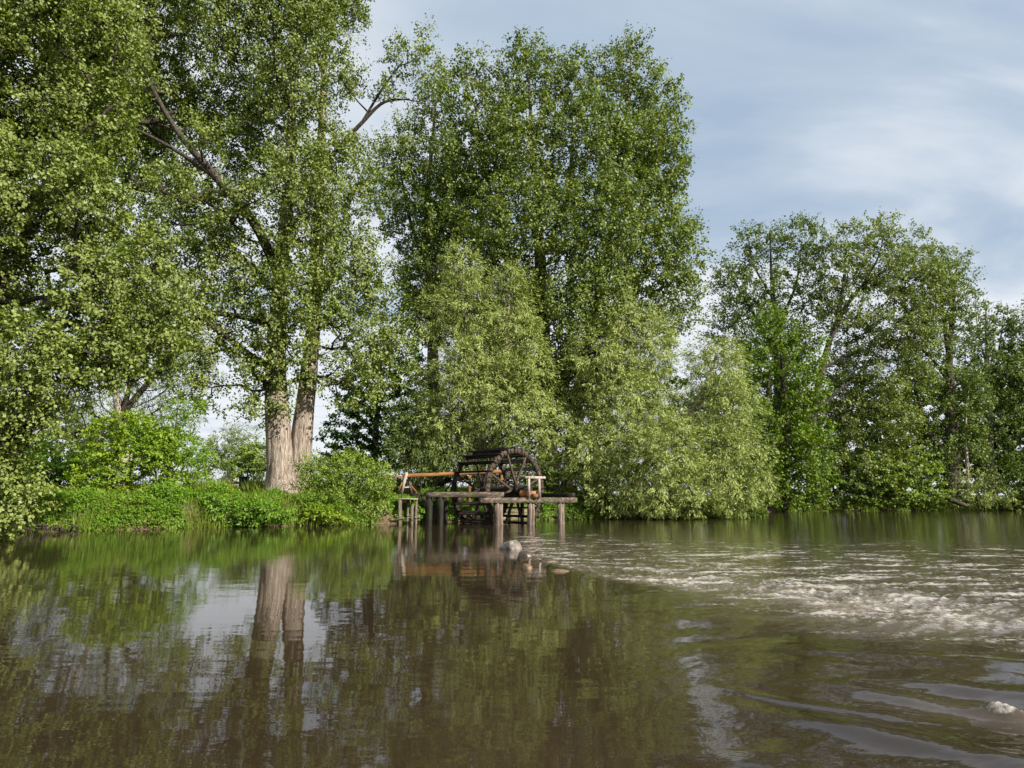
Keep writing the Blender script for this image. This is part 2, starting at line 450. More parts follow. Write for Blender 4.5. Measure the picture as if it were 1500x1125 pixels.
def build_water():
    rows, cols = 760, 1250
    ys = np.geomspace(1.9, 130, rows)
    q = np.sinh(np.linspace(-1.35, 1.35, cols)) / np.sinh(1.35) * 1.35
    Y, Q = np.meshgrid(ys, q, indexing='ij')
    X = Q * Y
    x, y = X.ravel(), Y.ravel()
    s = weir_s(x, y) + 0.9 * noise2(x * 0.55 + 4, y * 0.4) + 0.35 * noise2(x * 1.7, y * 1.3 + 8)
    right = sstep(-0.6, 0.9, x + 0.02 * (y - 18))
    # zones
    along = sstep(-0.35, 0.25, noise2(x * 0.8 + 1.7, y * 0.25) + 0.4 * noise2(x * 2.3, y * 0.6 + 3))
    crest = np.exp(-((s - 0.3) / (0.7 + 0.7 * sstep(2, 5, x))) ** 2) * right * (0.25 + 0.75 * along)
    up = sstep(-0.3, 0.6, s) * (1 - sstep(9, 24, s)) * right
    down = sstep(-5.5, -0.6, s) * (1 - sstep(-0.4, 0.6, s)) * sstep(2.0, 4.6, x)
    swirl = sstep(0.3, 3.0, x - 0.06 * (y - 5)) * (1 - sstep(-1.0, 0.5, s)) * (1 - sstep(11, 14, y))
    wx = x + 0.35 * noise2(x * 0.7 + 5, y * 0.7) + 0.12 * noise2(x * 2.1, y * 2.1 + 9)
    wy = y + 0.35 * noise2(x * 0.7, y * 0.7 + 15) + 0.12 * noise2(x * 2.1 + 19, y * 2.1)
    ca, sa = math.cos(-0.5), math.sin(-0.5)
    u, v = wx * ca - wy * sa, wx * sa + wy * ca

    def fb(f, st, o=0.0):
        return noise2(u * f / st + o, v * f + o * 1.7)
    big = fb(0.75, 2.2) + 0.5 * fb(1.7, 2.0, 5.2)
    mid = fb(2.2, 1.7, 9.1) + 0.55 * fb(4.6, 1.5, 3.3)
    fine = fb(8.0, 1.5, 2.2) + 0.6 * fb(16, 1.4, 8.8)
    ridg = 1 - np.abs(fb(1.5, 1.8, 4.4)) * 2.4
    ridg2 = 1 - np.abs(fb(3.4, 1.6, 14.4)) * 2.4
    upw = up * (0.5 + 0.5 * (1 - sstep(3, 12, s)))
    dnw = down * (0.3 + 0.7 * sstep(-5.0, -0.5, s))
    z = 0.0011 * noise2(x * 1.2 + 3, y * 2.6) + 0.0006 * noise2(x * 3.0, y * 6.0) + 0.0025 * noise2(x * 0.35, y * 0.5)
    z = z + crest * (0.022 * ridg + 0.022 * mid + 0.026 * fine)
    z = z + upw * (0.010 * ridg2 + 0.016 * mid + 0.022 * fine)
    z = z + dnw * (0.03 * big + 0.018 * mid + 0.010 * ridg2 + 0.02 * fine)
    z = z + swirl * (0.042 * big + 0.007 * mid + 0.0022 * fine)
    # long glassy swells in the near right corner
    def swell(ax_, ay_, bx_, by_, wd_, amp):
        dx, dy = bx_ - ax_, by_ - ay_
        L_ = math.hypot(dx, dy); dx, dy = dx / L_, dy / L_
        t_ = (x - ax_) * dx + (y - ay_) * dy
        n_ = -(x - ax_) * dy + (y - ay_) * dx + 0.10 * noise2(x * 1.3, y * 1.3 + 6)
        e_ = np.exp(-(np.maximum(0, np.abs(t_ - L_ / 2) - L_ / 2) / 0.6) ** 2)
        return amp * e_ * np.exp(-(n_ / wd_) ** 2)
    z = z + swell(2.45, 4.95, 3.6, 3.9, 0.20, 0.034) + swell(2.3, 5.65, 2.75, 5.35, 0.10, 0.016) + swell(3.2, 5.75, 4.2, 4.75, 0.16, 0.028) + swell(3.9, 6.0, 5.5, 5.2, 0.2, 0.03)
    z = z + swell(3.5, 7.3, 5.5, 6.6, 0.2, 0.02)
    # boil over the drowned stone close to the camera
    bx, by = 3.63, 5.32
    du, dv = (x - bx) * 0.80 - (y - by) * 0.6, (x - bx) * 0.6 + (y - by) * 0.80
    boil = np.exp(-(du / 0.19) ** 2 - (dv / 0.06) ** 2)
    halo = np.exp(-(du / 0.55) ** 2 - (dv / 0.3) ** 2)
    z = z + boil * (0.06 + 0.08 * mid + 0.07 * fine) - 0.03 * (halo - boil)
    cap = np.clip(0.40 * mid + 0.75 * fine + 0.25 * (ridg2 - 0.4), -0.5, 0.7)
    strk = noise2(wx * 0.75 + 0.6 * wy + 3, (wy + 0.3 * noise2(x * 0.5, y * 0.3)) * 2.3) + 0.7 * noise2(wx * 1.7 + 13 - wy, wy * 4.3) + 0.5 * noise2(x * 4 + 3, y * 5.5)
    wisp = sstep(0.86, 1.0, 1 - np.abs(fb(0.9, 2.6, 31.0)) * 1.4) * sstep(0.0, 0.3, noise2(x * 0.6 + 40, y * 0.9))
    boilf = boil * (0.30 + 0.55 * cap)
    t1 = np.sqrt(crest) * (0.22 + 0.34 * cap + 0.06 * ridg + 0.22 * strk)
    t2 = np.sqrt(up) * (0.17 + 0.26 * cap + 0.36 * strk) * (0.6 + 0.4 * upw)
    t3 = np.sqrt(down) * (0.19 + 0.22 * cap + 0.30 * strk)
    foam = np.maximum.reduce([t1, t2, t3, boilf, swirl * 0.17 * wisp])
    foam = foam + 0.14 * noise2(x * 0.5, y * 0.5) * np.clip(crest + up + down, 0, 1)
    silt = np.clip(0.85 * dnw + 0.5 * crest + 0.35 * upw + 0.3 * halo + 0.15 * swirl * wisp, 0, 1) * (0.7 + 0.7 * noise2(u * 0.5, v * 1.8))
    ripple = 0.03 + 0.06 * sstep(6, 30, y) + 0.35 * up + 0.35 * dnw + 0.1 * swirl + 0.16 * sstep(22, 34, y) * sstep(0, 6, x)
    V = np.stack([x, y, z], 1)
    ii = (np.arange(rows - 1)[:, None] * cols + np.arange(cols - 1)[None, :]).ravel()
    return mesh_np('water', V, np.stack([ii, ii + 1, ii + cols + 1, ii + cols], 1), WM,
                   attrs={'foam': ('POINT', foam), 'silt': ('POINT', np.clip(silt, 0, 1)), 'ripple': ('POINT', np.clip(ripple, 0, 1))}, smooth=True)


tag(build_water(), kind='structure')
wf = mesh_np('water_beyond', [(-400, -200, -0.06), (400, -200, -0.06), (400, 160, -0.06), (-400, 160, -0.06)], np.array([[0, 1, 2, 3]]), WM)
tag(wf, kind='structure')


# ------------------------------------------------------------------ foliage
def rand_unit(n):
    return unit(rng.normal(0, 1, (n, 3)))


def leaf_quads(P, T, Nn, Lg, Wd, fold=0.12):
    T = unit(T)
    S = unit(np.cross(Nn, T))
    N2 = np.cross(T, S)
    Lg, Wd = Lg[:, None], Wd[:, None]
    a = P
    b = P + T * Lg * 0.42 + S * Wd * 0.5 + N2 * Wd * fold
    c = P + T * Lg
    d = P + T * Lg * 0.42 - S * Wd * 0.5 + N2 * Wd * fold
    V = np.stack([a, b, c, d], 1).reshape(-1, 3)
    F = np.arange(len(P) * 4, dtype=np.int32).reshape(-1, 4)
    return V, F


STYLE = {
    # leaf length, width, elongation of the spray, flatten z, droop of leaf, leaf follows spray axis, up bias of spray, normal up bias
    'poplar': dict(L=0.165, Wd=0.15, el=1.75, fl=1.0, droop=0.55, follow=0.2, up=0.8, nup=0.3),
    'willow': dict(L=0.24, Wd=0.055, el=1.9, fl=0.9, droop=0.55, follow=1.1, up=-0.1, nup=0.5),
    'broad': dict(L=0.16, Wd=0.13, el=1.1, fl=0.5, droop=0.25, follow=0.3, up=0.2, nup=1.2),
    'shrub': dict(L=0.14, Wd=0.065, el=1.6, fl=1.0, droop=0.0, follow=0.7, up=0.7, nup=0.7),
    'pinnate': dict(L=0.18, Wd=0.075, el=1.3, fl=0.6, droop=0.3, follow=0.5, up=0.3, nup=1.0),
}


def spray_leaves(Cc, A, R, n, st, size=1.0, out=None):
    s = STYLE[st]
    k = len(Cc)
    idx = np.repeat(np.arange(k), n)
    m = len(idx)
    # each cluster holds a handful of twigs, leaves sit along the twigs
    ntw = 5
    tw = unit(A[:, None, :] * 0.9 + rand_unit(k * ntw).reshape(k, ntw, 3) * 0.95)
    tid = rng.integers(0, ntw, m)
    ax = tw[idx, tid]
    t = rng.random(m) ** 0.8
    off = ax * (t * 1.15 * s['el'] * R[idx] / 1.3)[:, None] - A[idx] * (0.35 * R[idx])[:, None]
    off = off + rng.normal(0, 1, (m, 3)) * (R[idx] * 0.15)[:, None]
    off[:, 2] *= s['fl']
    P = Cc[idx] + off
    T = ax * s['follow'] + rand_unit(m) * 0.75
    T[:, 2] -= s['droop']
    Nn = rand_unit(m) + unit(off) * 0.5
    Nn[:, 2] += s['nup']
    if out is not None:
        Nn += out[idx]
    sz = size * (0.5 + 0.9 * rng.random(m))
    V, F = leaf_quads(P, T, Nn, s['L'] * sz, s['Wd'] * sz)
    tint = np.clip(0.5 + rng.normal(0, 0.22, m) + np.repeat(rng.normal(0, 0.2, k), n), 0, 1)
    return V, F, tint


def sample_lobes(lobes, Y0, mind, shell=0.28, hole=0.0, hs=0.45, dz=1.0, bough=0.0, fill=0.60):
    """cluster centres through a union of ellipsoids (px, py, rx, ry [, dY [, depth]]), at least mind apart, more of them near the surface"""
    pts, dirs = [], []
    for lb in lobes:
        px, py, rx, ry = lb[:4]
        dY = lb[4] if len(lb) > 4 else 0.0
        Y = Y0 + dY
        c = W(px, py, Y)
        a, b = rx * mpp(Y), ry * mpp(Y)
        dep = (lb[5] if len(lb) > 5 else 0.85) * min(a, b * 1.3) * dz
        nn = int(20 * (a * b + a * dep + b * dep) / mind ** 2) + 30
        d = rand_unit(nn)
        r = rng.random(nn) ** shell
        p = d * r[:, None] * np.array([a, dep, b])
        pts.append(c + p)
        dirs.append(unit(d / np.array([a, dep, b]) * min(a, b, dep)))
    P, D = np.concatenate(pts), np.concatenate(dirs)
    o = rng.permutation(len(P))
    P, D = P[o], D[o]
    if hole > 0:
        keep = noise3(P, hs) > -1 + hole
        P, D = P[keep], D[keep]
    if bough > 0:
        B = []
        for i in range(min(len(P), 4000)):
            if all(((P[i] - q) ** 2 * (1, 1, 0.45)).sum() > bough * bough for q in B):
                B.append(P[i])
        B = np.array(B)
        sq = np.array([1, 1, 0.67])
        bi = np.empty(len(P), int)
        bd = np.empty(len(P))
        for a in range(0, len(P), 4000):
            e = (P[a:a + 4000, None, :] - B[None]) * sq
            q = np.sqrt((e ** 2).sum(2))
            bi[a:a + 4000] = q.argmin(1)
            bd[a:a + 4000] = q.min(1)
        br = bough * fill * (0.75 + 0.5 * rng.random(len(B)))
        keep = bd < br[bi]
        D = unit(D * 0.55 + unit(P - B[bi]) * 0.8)
        P, D = P[keep], D[keep]
    ok = P[:, 2] > ground_z(P[:, 0], P[:, 1]).clip(0.05) + 0.15
    P, D = P[ok], D[ok]
    grid, sel = {}, []
    c3 = np.floor(P / mind).astype(int)
    m2 = mind * mind
    for i in range(len(P)):
        k = tuple(c3[i])
        good = True
        for ax in (-1, 0, 1):
            for ay in (-1, 0, 1):
                for az in (-1, 0, 1):
                    for j in grid.get((k[0] + ax, k[1] + ay, k[2] + az), ()):
                        e = P[i] - P[j]
                        if e[0] * e[0] + e[1] * e[1] + e[2] * e[2] < m2:
                            good = False
                            break
                    if not good:
                        break
                if not good:
                    break
            if not good:
                break
        if good:
            grid.setdefault(k, []).append(i)
            sel.append(i)
    return P[sel], D[sel]


def grow(nodes, node_r, Cc, up_pen=1.2, rbase=0.014, rmax=0.3):
    """connect every cluster to the nearest sensible node of the skeleton; returns tube segments"""
    n0 = len(nodes)
    P = [*nodes]
    par = [-1] * n0
    d0 = np.min(np.linalg.norm(Cc[:, None, :] - nodes[None, :, :], axis=2), axis=1)
    arr = np.zeros((n0 + 2 * len(Cc), 3))
    arr[:n0] = nodes
    m = n0
    depth = np.zeros(len(arr))
    for i in np.argsort(d0):
        c = Cc[i]
        e = arr[:m] - c
        dist = np.sqrt((e ** 2).sum(1))
        cost = dist + up_pen * np.maximum(0, e[:, 2] + 0.35 * dist) + 0.06 * depth[:m]
        j = int(np.argmin(cost))
        mid = arr[j] * 0.5 + c * 0.5
        mid = mid + rng.normal(0, 0.07, 3) * dist[j] + np.array([0, 0, -0.06 * dist[j]])
        arr[m] = mid
        par.append(j)
        depth[m] = depth[j] + dist[j] * 0.5
        arr[m + 1] = c
        par.append(m)
        depth[m + 1] = depth[j] + dist[j]
        m += 2
    cnt = np.ones(m)
    for i in range(m - 1, n0 - 1, -1):
        cnt[par[i]] += cnt[i]
    r = np.minimum(rbase * np.sqrt(cnt), rmax)
    seg0 = np.array([par[i] for i in range(n0, m)], int)
    seg1 = np.arange(n0, m)
    if len(seg0) == 0:
        return None
    r0 = r[seg0].copy()
    isn = seg0 < n0
    r0[isn] = np.minimum(r[seg1][isn] * 1.25, node_r[seg0[isn]] * 0.8)
    return arr[seg0], arr[seg1], r0, r[seg1] * 0.9


def tubes(p0, p1, r0, r1, k=5):
    d = unit(p1 - p0)
    ref = np.where(np.abs(d[:, 2:3]) > 0.9, np.array([[1.0, 0, 0]]), np.array([[0, 0, 1.0]]))
    x = unit(np.cross(d, ref))
    y = np.cross(d, x)
    a = np.linspace(0, 2 * PI, k, endpoint=False)
    ca, sa = np.cos(a)[None, :, None], np.sin(a)[None, :, None]
    ring = x[:, None, :] * ca + y[:, None, :] * sa
    V = np.concatenate([p0[:, None, :] + ring * r0[:, None, None], p1[:, None, :] + ring * r1[:, None, None]], 1)
    n = len(p0)
    b = np.arange(n)[:, None] * 2 * k
    j = np.arange(k)[None, :]
    F = np.stack([b + j, b + (j + 1) % k, b + k + (j + 1) % k, b + k + j], 2).reshape(-1, 4)
    return V.reshape(-1, 3), F


def trunk_mesh(path, flare=0.0, k=22, step=0.35, furrow=0.05):
    """path rows x,y,z,r -> MB tube with root flare and furrowed bark"""
    P = np.asarray(path, float)
    L = np.linalg.norm(np.diff(P[:, :3], axis=0), axis=1).sum()
    S = smooth_path(P, max(8, int(L / step)))
    pts, r = S[:, :3], np.maximum(S[:, 3], 0.015)
    n = len(pts)
    h = np.concatenate([[0], np.cumsum(np.linalg.norm(np.diff(pts, axis=0), axis=1))])
    a = np.linspace(0, 2 * PI, k, endpoint=False)
    lob = 0.5 + 0.5 * np.cos(a * 5 + rng.random() * 6)
    fl = flare * np.exp(-h / 0.55)[:, None] * (0.35 + 0.9 * lob[None, :])
    ph = rng.random(k) * 6.28
    fur = furrow * np.sin(ph[None, :] + h[:, None] * (1.1 + 0.5 * np.sin(ph))[None, :]) * (1 if k > 10 else 0.6)
    tan = unit(np.gradient(pts, axis=0))
    ref = np.array([1.0, 0.05, 0.0])
    x = unit(ref - tan * (tan @ ref)[:, None])
    y = np.cross(tan, x)
    rr = r[:, None] * (1 + fl + fur)
    V = pts[:, None, :] + x[:, None, :] * (np.cos(a)[None, :] * rr)[..., None] + y[:, None, :] * (np.sin(a)[None, :] * rr)[..., None]
    Q = [(i * k + j, i * k + (j + 1) % k, (i + 1) * k + (j + 1) % k, (i + 1) * k + j) for i in range(n - 1) for j in range(k)]
    return MB().add(V.reshape(-1, 3), Q), pts, r


def make_tree(name, label, cat, Y0, base, lobes, leaf, style, mind=1.0, n=110, R=0.75, size=1.0, trunks=(), limbs=(), group=None,
              flare=0.35, hole=0.3, hs=0.4, shell=0.3, dz=1.0, bark='bark', rbase=0.014, up=None, k=16, up_pen=1.2, crown='crown', bough=None, fill=0.68, nout=0.9):
    mind, n = mind * 0.90, int(n * 1.1)
    """trunks / limbs: rows (px, py, radius_m [, dY]); base: photo px of the foot"""
    bx = W(base, HOR, Y0)[0]
    bz = float(max(ground_z(bx, Y0), -0.3))
    root = empty(name, (bx, Y0, bz), label, cat, group)
    org = np.array([bx, Y0, bz])
    nodes, nr, wood = [], [], []

    def path(rows, grounded):
        P = []
        for i, rw in enumerate(rows):
            Y = Y0 + (rw[3] if len(rw) > 3 else 0)
            p = W(rw[0], rw[1], Y)
            if grounded and i == 0:
                p[2] = min(p[2], float(ground_z(p[0], p[1]))) - 0.25
            P.append([*p, rw[2]])
        return P
    limb_objs = []
    for tr in trunks:
        mb, pts, r = trunk_mesh(path(tr, True), flare, k)
        mb.build('trunk', M[bark], root, smooth=True, origin=org)
        hgt = pts[:, 2] - pts[0, 2]
        kp = hgt > 0.25 * hgt.max() if hgt.max() > 6 else hgt > 0.3
        nodes.append(pts[kp][::2]); nr.append(r[kp][::2])
    for lm in limbs:
        mb, pts, r = trunk_mesh(path(lm, False), 0, 10, furrow=0.03)
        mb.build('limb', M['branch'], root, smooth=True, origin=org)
        nodes.append(pts[2::2]); nr.append(r[2::2])
    Cc, D = sample_lobes(lobes, Y0, mind, shell, hole, hs, dz, bough if bough is not None else 2.9 * mind, fill)
    if not nodes:
        # several stems from one foot
        k0 = 6
        a = rng.random(k0) * 2 * PI
        h = 0.35 * (Cc[:, 2].max() - bz)
        st = org + np.stack([np.cos(a) * 0.35, np.sin(a) * 0.35, np.full(k0, 0.0)], 1)
        tip = org + np.stack([np.cos(a) * h * 0.5, np.sin(a) * h * 0.5, np.full(k0, h)], 1)
        V, F = tubes(st - [0, 0, 0.15], tip, np.full(k0, 0.05), np.full(k0, 0.03), 6)
        wood.append((V, F))
        nodes.append(np.concatenate([tip, st * 0.5 + tip * 0.5])); nr.append(np.full(2 * k0, 0.05))
    nodes, nr = np.concatenate(nodes), np.concatenate(nr)
    sg = grow(nodes, nr, Cc, up_pen, rbase)
    if sg is not None:
        wood.append(tubes(*sg))
    A = D.copy()
    A[:, 2] += STYLE[style]['up'] if up is None else up
    A = unit(A + rng.normal(0, 0.25, A.shape))
    Rr = R * (0.65 + 0.7 * rng.random(len(Cc)))
    V, F, tint = spray_leaves(Cc, A, Rr, n, style, size, D * nout)
    low = V.reshape(-1, 4, 3)[:, :, 2].min(1) > -0.02
    V = V.reshape(-1, 4, 3)[low].reshape(-1, 3)
    F = np.arange(len(V), dtype=np.int32).reshape(-1, 4)
    nl, nv, tl = len(F), len(V), tint[low]
    Vs, Fs = [V], [F]
    for wv, wf_ in wood:
        Vs.append(wv); Fs.append(wf_ + nv); nv += len(wv)
    F = np.concatenate(Fs)
    o = mesh_np(crown, np.concatenate(Vs), F, M[leaf], root, attrs={'tint': ('FACE', np.concatenate([tl, np.zeros(len(F) - nl)]))}, origin=org)
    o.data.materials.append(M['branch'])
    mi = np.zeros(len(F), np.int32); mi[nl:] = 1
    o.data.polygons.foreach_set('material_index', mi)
    global NLEAF
    NLEAF += nl
    return root


POP = 'poplars along the bank'
NLEAF = 0
DENS = 1.0
# ---- the great double-trunked poplar
make_tree('poplar_tree', 'tall old poplar with two thick pale trunks side by side on the left bank', 'tree', 42, 415,
          [(250, 20, 120, 90, -2), (350, 0, 110, 110, 0), (460, -30, 85, 90), (330, 130, 100, 80, 2), (440, 100, 75, 120, -1), (485, 120, 45, 60),
           (500, 15, 46, 56), (240, 150, 80, 70, 1), (290, 300, 70, 80, 2), (300, 195, 34, 34, -5), (248, 262, 44, 28, -5), (335, 300, 30, 30, -4), (165, 180, 75, 90, 4), (215, 260, 60, 60, 4), (200, 380, 90, 70, -3), (340, 400, 70, 80, -1), (430, 290, 80, 90, -2),
           (490, 260, 62, 90), (500, 400, 62, 90), (430, 430, 60, 70, -2), (350, 480, 60, 50, -1), (250, 470, 80, 60, -3),
           (408, 430, 40, 56, -2.6), (464, 430, 32, 60, -1.6), (428, 330, 44, 46, -2.6), (412, 500, 36, 36, -2.2), (470, 330, 30, 50, -1.4), (398, 560, 52, 62, -2), (450, 545, 36, 56, -1), (545, 480, 55, 70, 1), (520, 560, 40, 40, 0), (575, 520, 30, 50, 1),
           (595, 85, 30, 34), (572, 142, 22, 20), (632, 125, 20, 18), (610, 60, 18, 22), (290, 560, 30, 40, -2), (140, 120, 80, 90, -4), (360, 220, 60, 70, 2)],
          'poplar', 'poplar', mind=1.0, n=185, R=0.85, size=0.86, group=POP, hole=0.42, hs=0.33, fill=0.66, bough=2.9, k=40, flare=0.36,
          trunks=[[(412, 724, 0.98), (411, 690, 0.82), (408, 640, 0.74), (404, 540, 0.62), (410, 420, 0.46), (420, 300, 0.36), (428, 160, 0.24), (440, 20, 0.14), (446, -90, 0.05)],
                  [(434, 722, 0.72, 0.9), (438, 690, 0.7, 0.9), (442, 640, 0.64, 0.9), (451, 560, 0.54, 0.9), (463, 420, 0.38, 0.9), (469, 250, 0.28, 0.9), (474, 120, 0.2, 0.9), (480, -60, 0.07, 0.9)]],
          limbs=[[(410, 405, 0.36, 0), (373, 328, 0.3, -1.5), (314, 257, 0.24, -2.5), (261, 194, 0.18, -3), (220, 123, 0.12, -3.5), (190, 50, 0.06, -4)],
                 [(316, 260, 0.16, -2.5), (265, 225, 0.12, -3), (215, 197, 0.09, -3.5), (172, 178, 0.06, -4)],
                 [(404, 545, 0.26, 0), (365, 520, 0.22, -1), (325, 488, 0.17, -2), (270, 450, 0.1, -3)],
                 [(408, 480, 0.24, 0), (360, 465, 0.19, -1), (300, 455, 0.13, -2), (230, 430, 0.07, -3)],
                 [(469, 250, 0.2, 0.9), (500, 212, 0.16, 0.5), (530, 180, 0.13, 0.2), (562, 150, 0.1, 0), (600, 145, 0.05, 0)],
                 [(530, 180, 0.1, 0.2), (560, 130, 0.08, 0), (590, 90, 0.05, 0)],
                 [(420, 290, 0.2, 0), (432, 200, 0.16, -1), (415, 130, 0.12, -1), (395, 60, 0.07, -1)],
                 [(463, 430, 0.16, 0.9), (500, 390, 0.12, 1), (540, 420, 0.07, 1)],
                 [(430, 170, 0.14, 0), (405, 110, 0.1, 0), (400, 30, 0.06, 0)]])
# ---- poplar overhanging from the left
make_tree('poplar_tree', 'near poplar leaning in from the left edge with large leaves hanging down to the water', 'tree', 25, -190,
          [(60, 40, 150, 110), (-60, 150, 150, 150), (100, 170, 90, 100, 1), (40, 290, 130, 100, -1), (135, 330, 85, 80, 0), (70, 430, 130, 70), (190, 430, 80, 50, 1),
           (20, 540, 100, 80, -1), (120, 530, 90, 50, 0), (210, 510, 60, 45, 1), (20, 650, 62, 70, -1), (65, 620, 46, 60, 0), (10, 735, 46, 45, -1), (130, 60, 80, 80, 2), (-90, 400, 130, 200), (-80, 650, 90, 100)],
          'poplar', 'poplar', mind=0.62, n=140, R=0.56, size=0.7, group=POP, hole=0.42, hs=0.55, bough=2.2, fill=0.62,
          trunks=[[(-190, 770, 0.6), (-170, 600, 0.5), (-120, 400, 0.4), (-50, 200, 0.26), (20, 0, 0.12), (40, -80, 0.05)]],
          limbs=[[(-150, 520, 0.25), (-60, 470, 0.17), (40, 440, 0.1), (130, 425, 0.05)], [(-175, 640, 0.2), (-80, 640, 0.12), (0, 660, 0.06)],
                 [(-90, 300, 0.2), (20, 250, 0.14), (120, 230, 0.07)]])
# ---- grey green tree behind on the left
make_tree('crack_willow_tree', 'grey green tree with pale forking limbs behind the bright bush on the left', 'tree', 64, 180,
          [(130, 520, 70, 55), (200, 500, 70, 60), (260, 520, 60, 60), (110, 600, 60, 50), (270, 590, 40, 40), (190, 590, 70, 40, 1), (60, 560, 60, 60), (295, 550, 26, 36)],
          'greyleaf', 'willow', mind=1.15, n=80, R=0.95, size=1.25, hole=0.4,
          trunks=[[(182, 700, 0.6), (180, 640, 0.5), (176, 605, 0.42), (165, 560, 0.28), (150, 510, 0.12)]],
          limbs=[[(176, 610, 0.34), (205, 575, 0.28), (235, 540, 0.2), (258, 515, 0.1)], [(177, 608, 0.3), (192, 560, 0.22), (200, 510, 0.1)]], bark='pale_wood')
# ---- central poplars
make_tree('poplar_tree', 'biggest poplar with a broad dome of dark leaves rising in the centre behind the willows', 'tree', 53, 805,
          [(690, 130, 34, 62), (725, 150, 42, 70), (770, 110, 34, 66), (815, 120, 42, 60), (850, 130, 36, 62), (905, 115, 34, 64), (925, 90, 24, 42), (960, 150, 40, 55),
           (700, 240, 62, 80), (780, 220, 75, 90, -2), (860, 230, 75, 90, -2), (940, 240, 66, 90), (975, 210, 36, 60), (985, 300, 30, 60), (680, 340, 70, 80), (770, 340, 90, 90, -3),
           (870, 340, 90, 90, -3), (960, 370, 62, 80, -1), (1000, 380, 30, 50), (640, 430, 60, 70), (740, 440, 80, 70, -2), (850, 450, 90, 70, -3), (950, 450, 60, 60), (800, 540, 150, 70), (665, 180, 16, 40), (990, 450, 36, 40)],
          'poplar_dark', 'poplar', mind=1.15, n=185, R=1.0, size=1.08, fill=0.66, bough=3.5, group=POP, hole=0.34, hs=0.3,
          trunks=[[(805, 722, 0.8), (800, 600, 0.68), (795, 480, 0.55), (790, 360, 0.42), (782, 240, 0.26), (775, 130, 0.1), (770, 70, 0.04)],
                  [(830, 722, 0.6, 1), (850, 560, 0.5, 1), (880, 420, 0.4, 1), (905, 280, 0.26, 0), (920, 150, 0.12, 0), (925, 70, 0.04)]],
          limbs=[[(796, 480, 0.3), (750, 380, 0.24), (715, 270, 0.16), (695, 150, 0.06)], [(792, 380, 0.24), (830, 290, 0.18), (840, 180, 0.08)],
                 [(890, 380, 0.22, 1), (940, 300, 0.16), (975, 200, 0.06)], [(870, 440, 0.2, 1), (940, 400, 0.14), (1000, 370, 0.06)]])
make_tree('poplar_tree', 'narrower poplar joined to the left flank of the biggest central poplar', 'tree', 56, 640,
          [(600, 230, 52, 60), (640, 180, 34, 60), (645, 120, 22, 34), (590, 300, 52, 60), (640, 290, 44, 80), (625, 380, 44, 70, 1), (625, 470, 30, 60), (562, 235, 26, 36), (660, 250, 30, 60)],
          'poplar', 'poplar', mind=1.15, n=165, R=1.0, size=1.02, group=POP, hole=0.42, hs=0.3,
          trunks=[[(640, 722, 0.6), (636, 600, 0.52), (632, 450, 0.4), (625, 330, 0.28), (632, 220, 0.16), (642, 120, 0.05)]],
          limbs=[[(630, 400, 0.2), (600, 320, 0.14), (585, 240, 0.06)]])
# ---- willows
WIL = 'silvery willows beside the water wheel'
make_tree('willow_tree', 'upright silvery willow directly behind the water wheel', 'tree', 46.5, 700,
          [(668, 400, 36, 46), (672, 455, 56, 62), (748, 425, 36, 50), (745, 490, 50, 46, -.5), (636, 530, 36, 58), (700, 545, 58, 60, -1.5), (778, 560, 40, 66, -1), (652, 620, 50, 44, -1), (735, 620, 54, 40, -2),
           (625, 665, 34, 28), (795, 620, 22, 46, -1), (700, 650, 60, 26, 0)],
          'willow', 'willow', mind=0.72, n=125, R=0.64, size=0.95, group=WIL, hole=0.3, hs=0.45, bough=2.7, fill=0.64, rbase=0.011,
          trunks=[[(705, 722, 0.42), (702, 640, 0.36), (696, 560, 0.28), (682, 470, 0.18), (672, 380, 0.06)], [(715, 722, 0.35), (728, 620, 0.28), (740, 520, 0.18), (746, 430, 0.06)]])
make_tree('willow_tree', 'broad silvery willow whose branches droop into the river right of the wheel', 'tree', 48.5, 880,
          [(930, 490, 58, 42), (880, 530, 58, 58, -.5), (965, 530, 36, 44), (838, 590, 34, 70, .5), (915, 600, 60, 50, -1.5), (1048, 540, 44, 46), (1062, 605, 50, 52, -.5), (1005, 600, 34, 50, .5),
           (880, 660, 62, 54, -1.5), (955, 660, 64, 56, -2.5), (985, 722, 76, 34, -3), (1045, 675, 52, 54, -1.5), (1095, 690, 34, 50, -1), (905, 722, 48, 34, -2), (1085, 735, 40, 24, -2), (845, 690, 36, 50, .5)],
          'willow', 'willow', mind=0.72, n=125, R=0.64, size=0.98, group=WIL, hole=0.28, hs=0.45, bough=2.7, fill=0.64, rbase=0.011,
          trunks=[[(868, 738, 0.4), (870, 640, 0.34), (884, 575, 0.26), (900, 510, 0.14), (915, 460, 0.05)], [(905, 740, 0.35), (960, 660, 0.28), (1020, 590, 0.2), (1050, 520, 0.08)],
                  [(900, 742, 0.3), (990, 700, 0.2), (1070, 680, 0.1)]])
